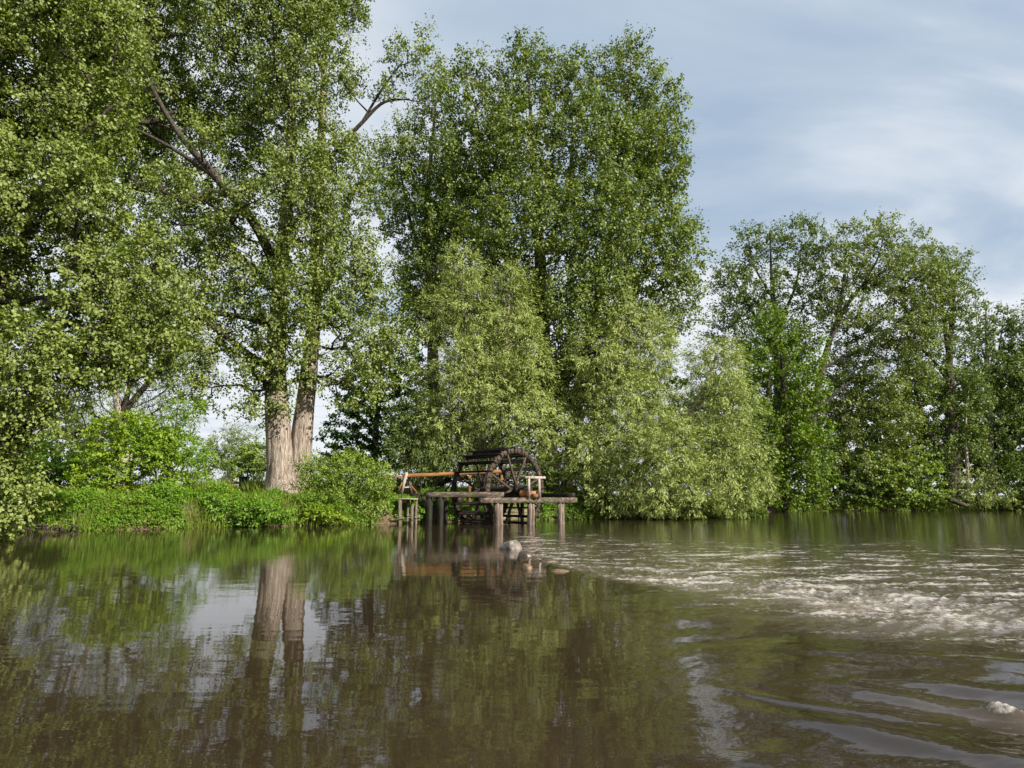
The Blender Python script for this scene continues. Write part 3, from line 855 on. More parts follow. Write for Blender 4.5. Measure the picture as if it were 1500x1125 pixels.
# ---- dark maple left of the wheel
make_tree('maple_tree', 'dark green broadleaf tree left of the silvery willow, behind the bushes', 'tree', 52, 545,
          [(560, 540, 36, 40), (530, 590, 42, 46), (580, 590, 44, 56), (510, 640, 40, 40), (560, 650, 60, 40), (600, 560, 30, 50), (615, 640, 40, 40)],
          'maple', 'broad', mind=0.85, n=90, R=0.8, size=1.2, hole=0.25,
          trunks=[[(548, 722, 0.3), (550, 640, 0.24), (556, 570, 0.12), (560, 515, 0.04)]])
make_tree('willow_bush', 'dull silvery bush filling the gap between the dark tree and the wheel', 'bush', 45, 615,
          [(610, 660, 40, 34), (650, 655, 40, 36), (600, 620, 28, 40), (640, 610, 30, 34), (690, 670, 50, 30, 0.5), (760, 680, 60, 36, 1), (590, 704, 40, 18, 2), (650, 704, 44, 18, 2)],
          'greyleaf', 'willow', mind=0.7, n=90, R=0.6, size=0.95, hole=0.25)
# ---- right bank
make_tree('vine_covered_tree', 'saturated green tree wrapped in climbing vines at the right end of the willows', 'tree', 67, 1150,
          [(1140, 480, 34, 36), (1112, 505, 28, 36), (1135, 545, 44, 46), (1172, 585, 34, 50), (1115, 610, 34, 50), (1165, 660, 36, 46, -1), (1125, 690, 38, 46), (1196, 640, 22, 44), (1150, 728, 44, 22, -1), (1190, 530, 20, 40), (1190, 705, 26, 36, -1), (1100, 560, 20, 40)],
          'ivy', 'poplar', mind=1.05, n=105, R=0.9, size=1.3, fill=0.58, hole=0.5, hs=0.3,
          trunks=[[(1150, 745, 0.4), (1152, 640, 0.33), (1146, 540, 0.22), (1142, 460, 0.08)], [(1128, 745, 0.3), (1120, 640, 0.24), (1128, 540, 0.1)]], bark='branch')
make_tree('poplar_tree', 'open crowned poplar behind the vine covered tree on the far bank', 'tree', 74, 1135,
          [(1090, 370, 36, 50), (1130, 355, 36, 36), (1165, 350, 36, 34), (1060, 410, 32, 50), (1110, 430, 50, 50), (1170, 420, 40, 50), (1060, 470, 34, 40), (1130, 500, 60, 40), (1195, 345, 16, 22), (1095, 345, 14, 20), (1130, 335, 10, 18), (1150, 560, 50, 40)],
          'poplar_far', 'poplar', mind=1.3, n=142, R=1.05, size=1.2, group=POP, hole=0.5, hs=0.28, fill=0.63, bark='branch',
          trunks=[[(1140, 742, 0.5), (1140, 600, 0.42), (1136, 480, 0.28), (1130, 400, 0.16), (1128, 340, 0.05)]],
          limbs=[[(1138, 520, 0.24), (1110, 470, 0.18), (1075, 410, 0.1), (1060, 380, 0.04)], [(1136, 480, 0.2), (1165, 420, 0.14), (1175, 350, 0.05)], [(1134, 440, 0.16), (1105, 390, 0.1), (1095, 345, 0.04)]])
make_tree('poplar_tree', 'leaning poplar with a bare slanting grey trunk and a wide crown on the far bank', 'tree', 72, 1190,
          [(1260, 360, 40, 36), (1300, 350, 40, 36), (1225, 390, 36, 40), (1345, 370, 30, 34), (1290, 410, 60, 44), (1350, 420, 50, 40), (1240, 450, 50, 44), (1310, 480, 60, 44), (1260, 340, 14, 22), (1295, 335, 14, 18), (1335, 355, 14, 20),
           (1260, 540, 50, 50, 2), (1310, 550, 50, 46), (1245, 615, 44, 46, 2), (1290, 620, 56, 46), (1240, 680, 46, 44), (1300, 690, 50, 40), (1390, 400, 24, 30), (1400, 440, 24, 30)],
          'poplar_pale', 'poplar', mind=1.3, n=150, R=1.05, size=1.2, group=POP, hole=0.42, hs=0.28, fill=0.63, bark='branch',
          trunks=[[(1188, 745, 0.5), (1188, 640, 0.42, -.5), (1196, 580, 0.38, -.8), (1212, 510, 0.3, -.8), (1236, 455, 0.22, -.5), (1268, 415, 0.18), (1310, 390, 0.1), (1345, 370, 0.04)]],
          limbs=[[(1225, 475, 0.24), (1235, 420, 0.18), (1240, 360, 0.08)], [(1262, 420, 0.16), (1285, 380, 0.1), (1295, 345, 0.04)], [(1190, 610, 0.2), (1225, 575, 0.14), (1260, 550, 0.06)], [(1205, 540, 0.16), (1245, 520, 0.1), (1290, 505, 0.05)]])
make_tree('poplar_tree', 'straight slender poplar standing just behind the fallen log on the far bank', 'tree', 74, 1393,
          [(1375, 400, 24, 40), (1400, 400, 24, 40), (1415, 440, 22, 40), (1370, 460, 30, 40), (1400, 480, 30, 44), (1350, 520, 36, 44), (1395, 560, 40, 40), (1350, 590, 34, 36), (1410, 640, 32, 44), (1360, 660, 34, 40), (1425, 420, 10, 20)],
          'poplar_far', 'poplar', mind=1.3, n=135, R=1.05, size=1.2, group=POP, hole=0.52, hs=0.28, fill=0.63, bark='branch',
          trunks=[[(1393, 742, 0.62), (1392, 640, 0.5), (1390, 540, 0.38), (1395, 460, 0.22), (1402, 385, 0.06)], [(1402, 742, 0.4), (1398, 600, 0.32), (1384, 480, 0.18), (1374, 390, 0.05)]],
          limbs=[[(1392, 660, 0.34), (1365, 645, 0.3), (1352, 610, 0.24), (1340, 570, 0.14)], [(1391, 560, 0.2), (1360, 520, 0.14), (1330, 500, 0.06)]])
make_tree('poplar_tree', 'dull green poplar with a dead twiggy top near the right edge', 'tree', 77, 1450,
          [(1450, 470, 28, 30), (1470, 480, 26, 34), (1440, 520, 26, 40), (1475, 540, 32, 44), (1450, 600, 36, 40), (1480, 620, 36, 44), (1440, 670, 36, 40)],
          'greyleaf', 'poplar', mind=1.3, n=90, R=1.05, size=1.55, group=POP, hole=0.48, hs=0.28,
          trunks=[[(1452, 740, 0.42), (1450, 640, 0.36), (1446, 540, 0.24), (1444, 440, 0.04)]],
          limbs=[[(1448, 580, 0.16), (1462, 520, 0.1), (1472, 450, 0.03)], [(1446, 540, 0.1), (1432, 480, 0.05), (1428, 430, 0.02)]])
make_tree('poplar_tree', 'poplar cut by the right edge of the view', 'tree', 76, 1512,
          [(1500, 490, 26, 36), (1540, 480, 36, 50), (1510, 560, 40, 50), (1560, 580, 50, 60), (1510, 640, 40, 50), (1560, 680, 60, 50), (1620, 560, 60, 90)],
          'poplar_far', 'poplar', mind=1.35, n=135, R=1.1, size=1.2, group=POP, hole=0.4, hs=0.28, bark='branch',
          trunks=[[(1512, 740, 0.45), (1514, 620, 0.38), (1520, 520, 0.22), (1528, 450, 0.06)]])
make_tree('grey_trunk_tree', 'thin tree with a pale bare stem right of the fallen log', 'tree', 73.6, 1417,
          [(1420, 600, 26, 30), (1415, 640, 24, 26), (1430, 560, 20, 28)],
          'poplar_far', 'poplar', mind=1.2, n=70, R=0.9, size=1.4, hole=0.3, bark='pale_wood',
          trunks=[[(1417, 742, 0.19), (1417, 690, 0.17), (1414, 630, 0.12), (1420, 560, 0.04)]])
RB = 'shrubs along the far water edge'
sh = [(1215, 700, [(1215, 690, 30, 30), (1240, 715, 34, 26), (1215, 725, 26, 18)], 'poplar_far', 'pale leafy shrub over the orange stump on the far bank'),
      (1290, 700, [(1285, 690, 40, 34), (1320, 705, 34, 30), (1290, 725, 40, 18)], 'shrub', 'rounded green shrub midway along the far water edge'),
      (1350, 705, [(1345, 690, 30, 34), (1360, 722, 32, 20), (1330, 722, 26, 20)], 'shrub', 'green shrub just left of the fallen log'),
      (1435, 720, [(1435, 715, 28, 26), (1455, 728, 34, 18), (1425, 733, 30, 12)], 'willow', 'pale low shrub just right of the fallen log'),
      (1490, 715, [(1485, 700, 30, 36), (1515, 720, 40, 26), (1485, 734, 34, 12)], 'under', 'dark shrub at the right edge of the far bank')]
for px, py, lob, lf, lab in sh:
    make_tree('shrub', lab, 'shrub', 71.6 + 0.4 * (px > 1300), px, lob, lf, 'broad' if lf != 'willow' else 'willow', mind=0.95, n=85, R=0.85, size=1.35, hole=0.25, group=RB)
# dark thicket behind everything on the right: nobody could count its plants
def thicket(name, Y0, lobes, leaf, mind, n, R, size, style='broad', hole=0.2):
    Cc, D = sample_lobes(lobes, Y0, mind, 0.4, hole, 0.2)
    A = unit(D + np.array([0, 0, 0.4]))
    V, F, tint = spray_leaves(Cc, A, R * (0.7 + 0.6 * rng.random(len(Cc))), n, style, size)
    return tag(mesh_np(name, V, F, M[leaf], attrs={'tint': ('FACE', tint)}, origin=Cc.mean(0)), kind='stuff')


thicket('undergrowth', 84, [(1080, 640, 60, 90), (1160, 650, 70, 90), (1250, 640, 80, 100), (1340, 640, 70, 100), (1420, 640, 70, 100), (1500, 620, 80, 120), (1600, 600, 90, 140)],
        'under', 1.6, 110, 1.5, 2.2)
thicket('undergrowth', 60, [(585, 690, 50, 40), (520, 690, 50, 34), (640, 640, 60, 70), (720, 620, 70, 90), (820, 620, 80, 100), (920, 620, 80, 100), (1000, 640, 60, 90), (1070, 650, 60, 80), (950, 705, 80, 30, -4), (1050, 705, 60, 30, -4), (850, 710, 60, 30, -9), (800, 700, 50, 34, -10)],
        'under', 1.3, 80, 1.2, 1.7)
thicket('far_woods', 130, [(-60, 640, 120, 70), (60, 640, 90, 60), (150, 660, 90, 50), (250, 668, 70, 40), (330, 680, 40, 30), (400, 690, 60, 26), (500, 690, 60, 30)],
        'greyleaf', 2.4, 80, 2.2, 3.2)

# ---- left bank bushes
make_tree('maple_bush', 'bright yellow green bush with layered leaves on the left bank', 'bush', 36, 175,
          [(150, 640, 36, 28), (190, 625, 44, 26), (170, 665, 62, 24, -0.5), (210, 670, 56, 26, -0.5), (150, 695, 44, 26, -0.8), (215, 710, 56, 26, -0.8), (175, 735, 50, 22, -1.2), (230, 645, 36, 26)],
          'bright', 'broad', mind=0.42, n=48, R=0.42, size=0.78, hole=0.22, hs=0.8, shell=0.35, rbase=0.008)
make_tree('sapling_tree', 'airy young tree with a thin straight stem beside the bright bush', 'tree', 36, 246,
          [(262, 620, 22, 36), (240, 660, 40, 24), (285, 668, 30, 20), (262, 590, 12, 14), (275, 640, 24, 20), (225, 690, 30, 18), (280, 695, 24, 14), (210, 640, 24, 22), (305, 670, 14, 14), (290, 605, 12, 20)],
          'sapling', 'pinnate', mind=0.42, n=42, R=0.40, size=0.8, hole=0.3, hs=0.8, flare=0.1, rbase=0.007, k=10,
          trunks=[[(244, 752, 0.075), (245, 715, 0.06), (249, 670, 0.045), (258, 620, 0.03), (262, 580, 0.012)]], bark='branch')
make_tree('willow_bush', 'broad light green bush between the poplar trunks and the wooden jetty', 'bush', 39, 505,
          [(470, 705, 34, 26), (505, 695, 40, 28), (545, 710, 30, 30), (480, 735, 48, 24, -0.6), (525, 742, 34, 20, -0.4), (455, 690, 18, 24), (515, 680, 22, 18), (556, 690, 14, 16), (445, 750, 26, 14, -0.8), (562, 755, 13, 12, 0.2), (545, 758, 18, 10, -0.3)],
          'shrub', 'shrub', mind=0.42, n=70, R=0.42, size=0.95, hole=0.2, hs=0.8, rbase=0.008)
make_tree('bush', 'small light green bush standing behind the black bin', 'bush', 56, 372,
          [(372, 672, 26, 22), (390, 665, 18, 24), (350, 685, 20, 14)], 'shrub', 'broad', mind=0.7, n=70, R=0.65, size=1.1, hole=0.2)
make_tree('grey_willow_bush', 'hazy grey bush far behind the meadow left of the poplar trunks', 'bush', 92, 345,
          [(345, 650, 34, 26), (325, 668, 26, 18), (368, 668, 28, 20), (350, 630, 16, 16)], 'greyleaf', 'willow', mind=1.1, n=80, R=1.1, size=1.7, hole=0.15)
make_tree('bush', 'dark leafed bush behind the near poplar at the left', 'bush', 46, 70,
          [(60, 690, 60, 40), (110, 700, 40, 36), (20, 680, 50, 50)], 'nettle', 'broad', mind=0.7, n=70, R=0.65, size=1.1, hole=0.2)
make_tree('bush', 'low yellow green bush hanging over the mud at the left water edge', 'bush', 33.5, 60,
          [(40, 740, 44, 22), (85, 738, 40, 24), (15, 750, 36, 18)], 'bright', 'pinnate', mind=0.42, n=55, R=0.42, size=0.85, hole=0.25, hs=0.8)
make_tree('bush', 'fresh green bush overhanging the water below the sapling', 'bush', 34.3, 190,
          [(130, 745, 36, 20), (180, 748, 44, 20), (230, 750, 40, 18)], 'nettle', 'pinnate', mind=0.42, n=55, R=0.42, size=0.85, hole=0.25, hs=0.8)
make_tree('nettle_clump', 'lush clump of tall nettles leaning over the water just left of the poplar trunks', 'plant', 35.2, 330,
          [(285, 752, 28, 16), (320, 744, 30, 22), (355, 752, 28, 18), (385, 748, 26, 20), (412, 758, 20, 10), (300, 766, 24, 8, -0.4), (365, 766, 30, 8, -0.5)], 'nettle', 'pinnate', mind=0.36, n=55, R=0.4, size=0.85, hole=0.2, hs=0.9, up=-0.1)
make_tree('bush', 'pale leaved weedy bush at the water edge under the bright bush', 'bush', 33.9, 120,
          [(105, 742, 26, 22), (135, 752, 22, 16), (90, 758, 22, 12, -.3)], 'shrub', 'shrub', mind=0.38, n=60, R=0.4, size=0.9, hole=0.25, hs=0.9)
make_tree('bush', 'small yellowish bush at the bank edge below the broad light green bush', 'bush', 37.0, 452,
          [(440, 757, 20, 12), (465, 752, 22, 16), (492, 762, 18, 9, -.3)], 'bright', 'broad', mind=0.36, n=55, R=0.38, size=0.75, hole=0.25, hs=0.9)
make_tree('creeper', 'green creeper climbing the jetty posts beside the dark piles', 'climbing plant', 40.2, 603,
          [(597, 745, 9, 14), (612, 748, 9, 14), (604, 758, 12, 8)], 'nettle', 'broad', mind=0.25, n=40, R=0.26, size=0.8, hole=0.0)


# ---- herb layer and grass: stuff
def scatter(x0, x1, d0, d1, n):
    x = rng.uniform(x0, x1, n)
    y = bank_y(x) + rng.uniform(d0, d1, n)
    return np.stack([x, y, ground_z(x, y)], 1)


def herbs(name, x0, x1, d0, d1, n, h, leaf, R=0.3, per=42, size=0.75, dens=0.0):
    P = scatter(x0, x1, d0, d1, n)
    keep = noise2(P[:, 0] * 0.45 + 3, P[:, 1] * 0.45) > dens
    P = P[keep]
    lump = np.clip(0.5 + 1.5 * noise2(P[:, 0] * 0.55, P[:, 1] * 0.55), 0.1, 1.6)
    P[:, 2] += rng.random(len(P)) * h * lump
    A = unit(np.array([0, -0.35, 0.9]) + rng.normal(0, 0.3, P.shape))
    V, F, tint = spray_leaves(P, A, R * (0.6 + 0.8 * rng.random(len(P))), per, 'pinnate', size, A * 0.8)
    return tag(mesh_np(name, V, F, M[leaf], attrs={'tint': ('FACE', tint)}, origin=P.mean(0)), kind='stuff')


herbs('nettles', -21.5, -6.0, 0.0, 2.4, 2500, 0.78, 'nettle', dens=-0.27)
herbs('herbs', -21.5, -6.5, -0.3, 1.6, 900, 0.6, 'shrub', dens=-0.05, R=0.26, size=0.6)
herbs('herbs', -21.5, -6.5, 0.6, 2.0, 600, 0.7, 'bright', dens=0.0, R=0.3, size=0.7)
herbs('herbs', -34, -21.5, -0.1, 2.5, 900, 0.8, 'shrub', dens=-0.3)
herbs('nettles', -6.5, 8, -0.1, 2.4, 1500, 0.8, 'nettle', dens=-0.6)
herbs('nettles', 3, 20, -0.3, 2.0, 1500, 0.8, 'under', dens=-0.6, size=1.0)
herbs('nettles', 26, 70, -0.2, 2.4, 1600, 0.8, 'shrub', R=0.45, per=34, size=1.2, dens=-0.35)


def grass(name, x0, x1, d0, d1, n, hl, wd, dens=-1):
    P = scatter(x0, x1, d0, d1, n)
    f = noise2(P[:, 0] * 0.5 + 9, P[:, 1] * 0.5)
    P, f = P[f > dens], f[f > dens]
    m = len(P)
    T = np.array([0, 0, 1.0]) + rng.normal(0, 0.28, (m, 3))
    Nn = rand_unit(m); Nn[:, 2] *= 0.2
    lg = hl * (0.45 + 0.8 * rng.random(m)) * (0.8 + 0.8 * f)
    V, F = leaf_quads(P - [0, 0, 0.03], T, Nn, lg, np.full(m, wd), 0.3)
    tint = np.clip(0.45 + 0.3 * noise2(P[:, 0] * 0.8, P[:, 1] * 0.8) + rng.normal(0, 0.25, m), 0, 1)
    return tag(mesh_np(name, V, F, M['grass'], attrs={'tint': ('FACE', tint)}, origin=P.mean(0)), kind='stuff')


grass('grass', -28, -2, 1.0, 16, 70000, 0.27, 0.028)
grass('grass', -21, -14, 4, 14, 14000, 0.95, 0.035, 0.05)
grass('grass', -40, 4, 14, 60, 40000, 0.42, 0.06)
grass('grass', -6, 3, 0.6, 9, 16000, 0.45, 0.03)
grass('grass', -26, -6.5, -0.1, 1.4, 7000, 0.6, 0.025, -0.2)
grass('reeds', -26, -6.5, -0.5, 0.5, 2600, 0.9, 0.03, 0.12)


# ------------------------------------------------------------------ water wheel
def build_wheel():
    Rr = 2.34
    th = math.radians(46)
    ax = np.array([math.sin(th), -math.cos(th), 0.0])       # axle direction, far -> near
    ex = np.array([math.cos(th), math.sin(th), 0.0])        # in the plane of the rims
    ez = np.array([0, 0, 1.0])
    cn = W(755, 718, 39.0)                                    # centre of the near rim
    wid = 2.75
    cf = cn - ax * wid
    root = empty('water_wheel', (*(cn + cf)[:2] / 2, 0), 'big dark undershot wooden water wheel with two rims and wide paddles', 'water wheel')

    def pt(c, r, a, o=0.0):
        return c + ex * (r * math.cos(a)) + ez * (r * math.sin(a)) + ax * o

    def ring(c, r0, r1, t, o, n=72, seg=(0, 1)):
        mb = MB()
        V, Q = [], []
        for i in range(n):
            a = 2 * PI * i / n
            j = rng.normal(0, 0.006)
            for r, w in ((r0, -t / 2), (r1 + j, -t / 2), (r1 + j, t / 2), (r0, t / 2)):
                V.append(pt(c, r, a, o + w))
        for i in range(n):
            k = (i + 1) % n
            for q in range(4):
                Q.append((i * 4 + q, i * 4 + (q + 1) % 4, k * 4 + (q + 1) % 4, k * 4 + q))
        return mb.add(V, Q)
    npad = 24
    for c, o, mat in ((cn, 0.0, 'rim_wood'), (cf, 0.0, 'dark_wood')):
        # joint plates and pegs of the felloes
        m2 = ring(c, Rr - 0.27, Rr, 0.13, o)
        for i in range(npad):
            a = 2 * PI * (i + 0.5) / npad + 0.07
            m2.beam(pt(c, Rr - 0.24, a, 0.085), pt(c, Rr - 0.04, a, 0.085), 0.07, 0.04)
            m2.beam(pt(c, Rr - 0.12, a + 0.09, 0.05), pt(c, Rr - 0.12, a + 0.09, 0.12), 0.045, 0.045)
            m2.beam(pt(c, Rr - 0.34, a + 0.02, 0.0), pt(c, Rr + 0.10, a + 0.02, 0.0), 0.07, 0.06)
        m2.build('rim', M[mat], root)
        # arms run from the axle to the rim
        for i in range(8):
            a = 2 * PI * i / 8 + 0.32
            off = 0.13 * (1 if i % 2 else -1)
            t = np.array(-ex * math.sin(a) + ez * math.cos(a)) * off
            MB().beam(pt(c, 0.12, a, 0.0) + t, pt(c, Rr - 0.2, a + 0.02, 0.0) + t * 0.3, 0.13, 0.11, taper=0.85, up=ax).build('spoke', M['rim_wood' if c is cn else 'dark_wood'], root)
    # paddles: wide boards bridging the rims on the outside, tilted a little
    for i in range(npad):
        a = 2 * PI * i / npad + 0.07
        p0, p1 = pt(cf, Rr - 0.02, a, -0.16), pt(cn, Rr - 0.02, a, 0.12)
        rad = ex * math.cos(a + 0.25) + ez * math.sin(a + 0.25)
        mb = MB()
        d = unit(p1 - p0)
        tn = np.cross(rad, d)
        for k, (r0, t0) in enumerate(((0.0, 0.0), (0.155, 0.012))):
            q0 = p0 + rad * (r0 - 0.12) + tn * t0
            q1 = p1 + rad * (r0 - 0.12) + tn * t0
            mb.beam(q0 - d * 0.02 * k, q1 + d * 0.03 * k, 0.15, 0.035, up=tn)
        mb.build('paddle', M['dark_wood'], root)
    # small scoop boxes hung on the inside of the far rim
    for i in range(0, npad, 2):
        a = 2 * PI * (i + 0.5) / npad + 0.07
        MB().beam(pt(cf, Rr - 0.42, a, 0.14), pt(cf, Rr - 0.12, a + 0.03, 0.16), 0.24, 0.2, up=ax).build('bucket', M['rim_wood'], root)
    axle = MB().tube([cf - ax * 0.7, cf, (cf + cn) / 2, cn + ax * 0.5, cn + ax * 1.3], [0.2, 0.24, 0.25, 0.24, 0.2], 16).build('axle', M['dark_wood'], root, smooth=False)
    MB().tube([cn + ax * 0.12, cn + ax * 0.4], 0.31, 16).build('hub', M['dark_wood'], axle)
    return cn, cf, ax, ex


cn, cf, axd, exd = build_wheel()
bear = cn + axd * 1.25

# ---- timber frame carrying the wheel
fr = empty('timber_frame', (0.6, 38, 0), 'weathered timber frame of heavy beams on posts standing in the river', 'wheel frame')
fa = math.radians(27)
fd = np.array([math.cos(fa), math.sin(fa), 0])


def front(px, z):
    """point on the vertical plane of the front beam under photo column px"""
    o = np.array([bear[0], bear[1] - 0.1, 0])
    k = (px - 750) / FPX
    t = (k * o[1] - o[0]) / (fd[0] - k * fd[1])
    p = o + fd * t
    return np.array([p[0], p[1], z])


zt = 1.46     # top of the front beam
MB().beam(front(703, zt - 0.145), front(842, zt - 0.145), 0.34, 0.28).build('beam', M['beam_wood'], fr)
pL = front(738, zt + 0.155)
MB().beam(np.array([*W(623, 724, 36.9)[:2], zt + 0.155]), pL + [0.0, -0.06, 0], 0.32, 0.28).build('beam', M['beam_wood'], fr)
MB().beam(np.array([*W(770, 724, 41.5)[:2], zt + 0.13]), front(839, zt + 0.13) + [0, -0.05, 0], 0.3, 0.24).build('beam', M['dark_wood'], fr)
MB().beam(np.array([*W(600, 724, 41.6)[:2], zt + 0.1]), np.array([*W(770, 724, 41.8)[:2], zt + 0.1]), 0.28, 0.26).build('beam', M['dark_wood'], fr)
for px, dpx in ((730.5, 13), (777.5, 11), (820.5, 11)):
    b = front(px, 0)
    w = dpx * mpp(38) * 0.34
    mb = MB()
    for sd_, h_ in ((-1, 0.0), (1, 0.0)):
        q_ = b + np.array([sd_ * w * 0.53, 0.05 * sd_, 0])
        mb.beam([q_[0] + 0.02 * sd_, q_[1], -0.9], [q_[0], q_[1], zt - 0.288], w, w * 1.6, roll=0.5 - 0.62 * (sd_ > 0), bev=0.02)
    mb.build('post', M['post_wood'], fr)
b = front(727, 0) + np.array([-0.02, 0.35, 0])
MB().beam([b[0], b[1], -0.9], [b[0], b[1], zt - 0.29], 0.2, 0.2, roll=0.2).build('post', M['post_wood'], fr)
for px, Y in ((645, 36.95), (628.5, 36.95)):
    b = W(px, 740, Y)
    MB().beam([b[0], b[1], -0.9], [b[0], b[1], zt + 0.012], 0.27, 0.27, roll=0.5).build('post', M['mossy_wood'], fr)
for px, Y in ((650, 41.7), (700, 41.8), (765, 41.8)):
    b = W(px, 740, Y)
    MB().beam([b[0], b[1], -0.9], [b[0], b[1], zt - 0.035], 0.24, 0.24).build('post', M['dark_wood'], fr)
# slanting props against the far side of the wheel
MB().beam(W(652, 719, 40.6), W(665, 704, 40.6), 0.09, 0.09).build('brace', M['dark_wood'], fr)
MB().beam(W(758, 735, 38.6), W(766, 768, 38.4), 0.13, 0.11).build('brace', M['dark_wood'], fr)
MB().beam(W(750, 735, 38.6), W(741, 767, 38.4), 0.12, 0.11).build('brace', M['dark_wood'], fr)

# ---- bearing block and its white bracket
br = empty('axle_bearing', (bear[0], bear[1], zt), 'orange bearing block under a pale bracket holding the axle end', 'bearing')
fn = np.array([-fd[1], fd[0], 0])
bb = front(777, zt)
MB().beam(bb + fn * 0.02 + [-0.30 * fd[0], 0, 0.02 + 0.16], bb + fn * 0.02 + [0.33 * fd[0], 0, 0.18], 0.34, 0.34).build('bearing_block', M['orange_wood'], br)
MB().beam(bb - fn * 0.1 + [0.05, -0.1, 0.012 + .1], bb - fn * 0.1 + [0.36, -0.1, 0.112], 0.16, 0.2).build('wedge', M['rail_wood'], br)
MB().tube([bb + fn * 0.3 + [-0.3, -0.1, 0.22], bb + fn * 0.3 + [-0.3, -0.42, 0.22]], 0.2, 18).build('axle_cap', M['orange_wood'], br)
for px in (771.5, 786.5):
    p = front(px, 0) - fn * 0.24
    MB().beam([p[0], p[1], zt + 0.002], [p[0], p[1], zt + 1.02], 0.15, 0.12).build('upright', M['pale_wood'], br)
    MB().tube([[p[0], p[1], zt + 1.15], [p[0], p[1], zt + 1.36]], 0.03, 8).build('bolt', M['rail_wood'], br)
MB().beam(front(765.5, zt + 1.085) - fn * 0.24, front(794.5, zt + 1.085) - fn * 0.24, 0.16, 0.13).build('crossbar', M['pale_wood'], br)

# ---- wooden flume on its trestle
fl = empty('flume', W(600, 722, 42.5), 'long orange wooden water trough on a trestle leading left from the wheel', 'flume')
p0, p1 = W(594, 697, 42.5), W(762, 689, 43.2)
d = unit(p1 - p0)
sx = unit(np.cross(d, [0, 0, 1]))
V, Q = [], []
prof = [(math.copysign(abs(math.cos(a)) ** .5, math.cos(a)) * 0.15, -abs(math.sin(a)) ** .5 * 0.12) for a in np.linspace(PI, 2 * PI, 11)] + [(0.15, 0.10), (0.115, 0.10)] + [(math.cos(a) * 0.115, math.sin(a) * 0.085) for a in np.linspace(2 * PI, PI, 9)] + [(-0.115, 0.10), (-0.15, 0.10)]
npf = len(prof)
ns = 14
for i in range(ns + 1):
    c = p0 + (p1 - p0) * i / ns + rng.normal(0, 0.004, 3)
    for u, v in prof:
        V.append(c + sx * u + np.array([0, 0, v]))
Q = [(i * npf + k, i * npf + (k + 1) % npf, (i + 1) * npf + (k + 1) % npf, (i + 1) * npf + k) for i in range(ns) for k in range(npf)]
MB().add(V, Q).build('trough', M['orange_wood'], fl)
MB().beam(W(588, 724, 42.2), W(596, 692, 42.3), 0.17, 0.14).build('leg', M['pale_wood'], fl)
MB().beam(W(602, 724, 42.9), W(600, 696, 42.7), 0.15, 0.15).build('leg', M['post_wood'], fl)
MB().beam(W(583, 721, 42.25), W(590, 706, 42.25), 0.1, 0.08).build('brace', M['orange_wood'], fl)
MB().beam(W(611, 722, 42.6), W(602, 711, 42.6), 0.09, 0.08).build('brace', M['rail_wood'], fl)
MB().beam(W(591, 714, 42.4), W(601, 714, 42.8), 0.1, 0.08).build('crosspiece', M['pale_wood'], fl)
for px in (688, 735):
    q = W(px, 693, 42.9)
    MB().beam([q[0], q[1], 0.6], [q[0], q[1], q[2] - 0.13], 0.14, 0.14).build('leg', M['rail_wood'], fl)
rl = empty('wooden_rail', W(556, 722, 43.4), 'thin weathered brown rail half hidden behind the light green bush', 'rail')
MB().beam(W(540, 701, 43.4), W(590, 698, 43.1), 0.14, 0.12).build('bar', M['rail_wood'], rl)
for px in (545, 575):
    q = W(px, 701, 43.35)
    MB().beam([q[0], q[1] + 0.1, 0.8], [q[0], q[1] + 0.1, q[2] + 0.05], 0.09, 0.09).build('post', M['rail_wood'], rl)

# ---- little jetty
jt = empty('jetty', W(596, 765, 39.6), 'small landing stage with a pale plank deck on thin round posts', 'jetty')
zj = W(596, 731, 39.6)[2]
for k in range(3):
    MB().beam([*W(580 + k, 731, 39.2 + 0.27 * k)[:2], zj], [*W(612, 731, 39.25 + 0.27 * k)[:2], zj], 0.25, 0.055).build('plank', M['pale_wood'], jt)
for px, Y, r, lean in ((585.5, 39.2, 0.105, 0.0), (597, 39.6, 0.085, 0.02), (603.5, 39.5, 0.085, 0.0), (609, 39.45, 0.075, 0.0)):
    q = W(px, 765, Y)
    MB().tube([[q[0] - lean, q[1], -0.9], [q[0], q[1], 0.2], [q[0] + lean, q[1], zj - 0.03]], [r * 1.05, r, r * 0.95], 12, rough=0.03).build('post', M['post_wood'], jt)
MB().beam([*W(588, 734, 39.45)[:2], zj - 0.12], [*W(596, 734, 39.45)[:2], zj - 0.12], 0.2, 0.16).build('cleat', M['orange_wood'], jt)

# ---- wall of dark piles
pw = empty('pile_wall', W(632, 765, 40.2), 'dark mossy wall of upright piles between the jetty and the wheel', 'retaining wall')
for i, px in enumerate(np.arange(614, 656, 5.6)):
    q = W(px, 745, 40.3)
    MB().beam([q[0], q[1] + rng.normal(0, 0.03), -0.8], [q[0], q[1] + rng.normal(0, 0.03), zt - 0.12 + rng.normal(0, 0.05) - (0.06 if i > 1 else -0.06)], 0.2, 0.17, roll=rng.normal(0, 0.2)).build('pile', M['mossy_wood'], pw)
MB().beam(np.array([*W(618, 731, 39.95)[:2], 1.37]), np.array([*W(634, 731, 39.95)[:2], 1.37]), 0.2, 0.26).build('cap_beam', M['beam_wood'], pw)

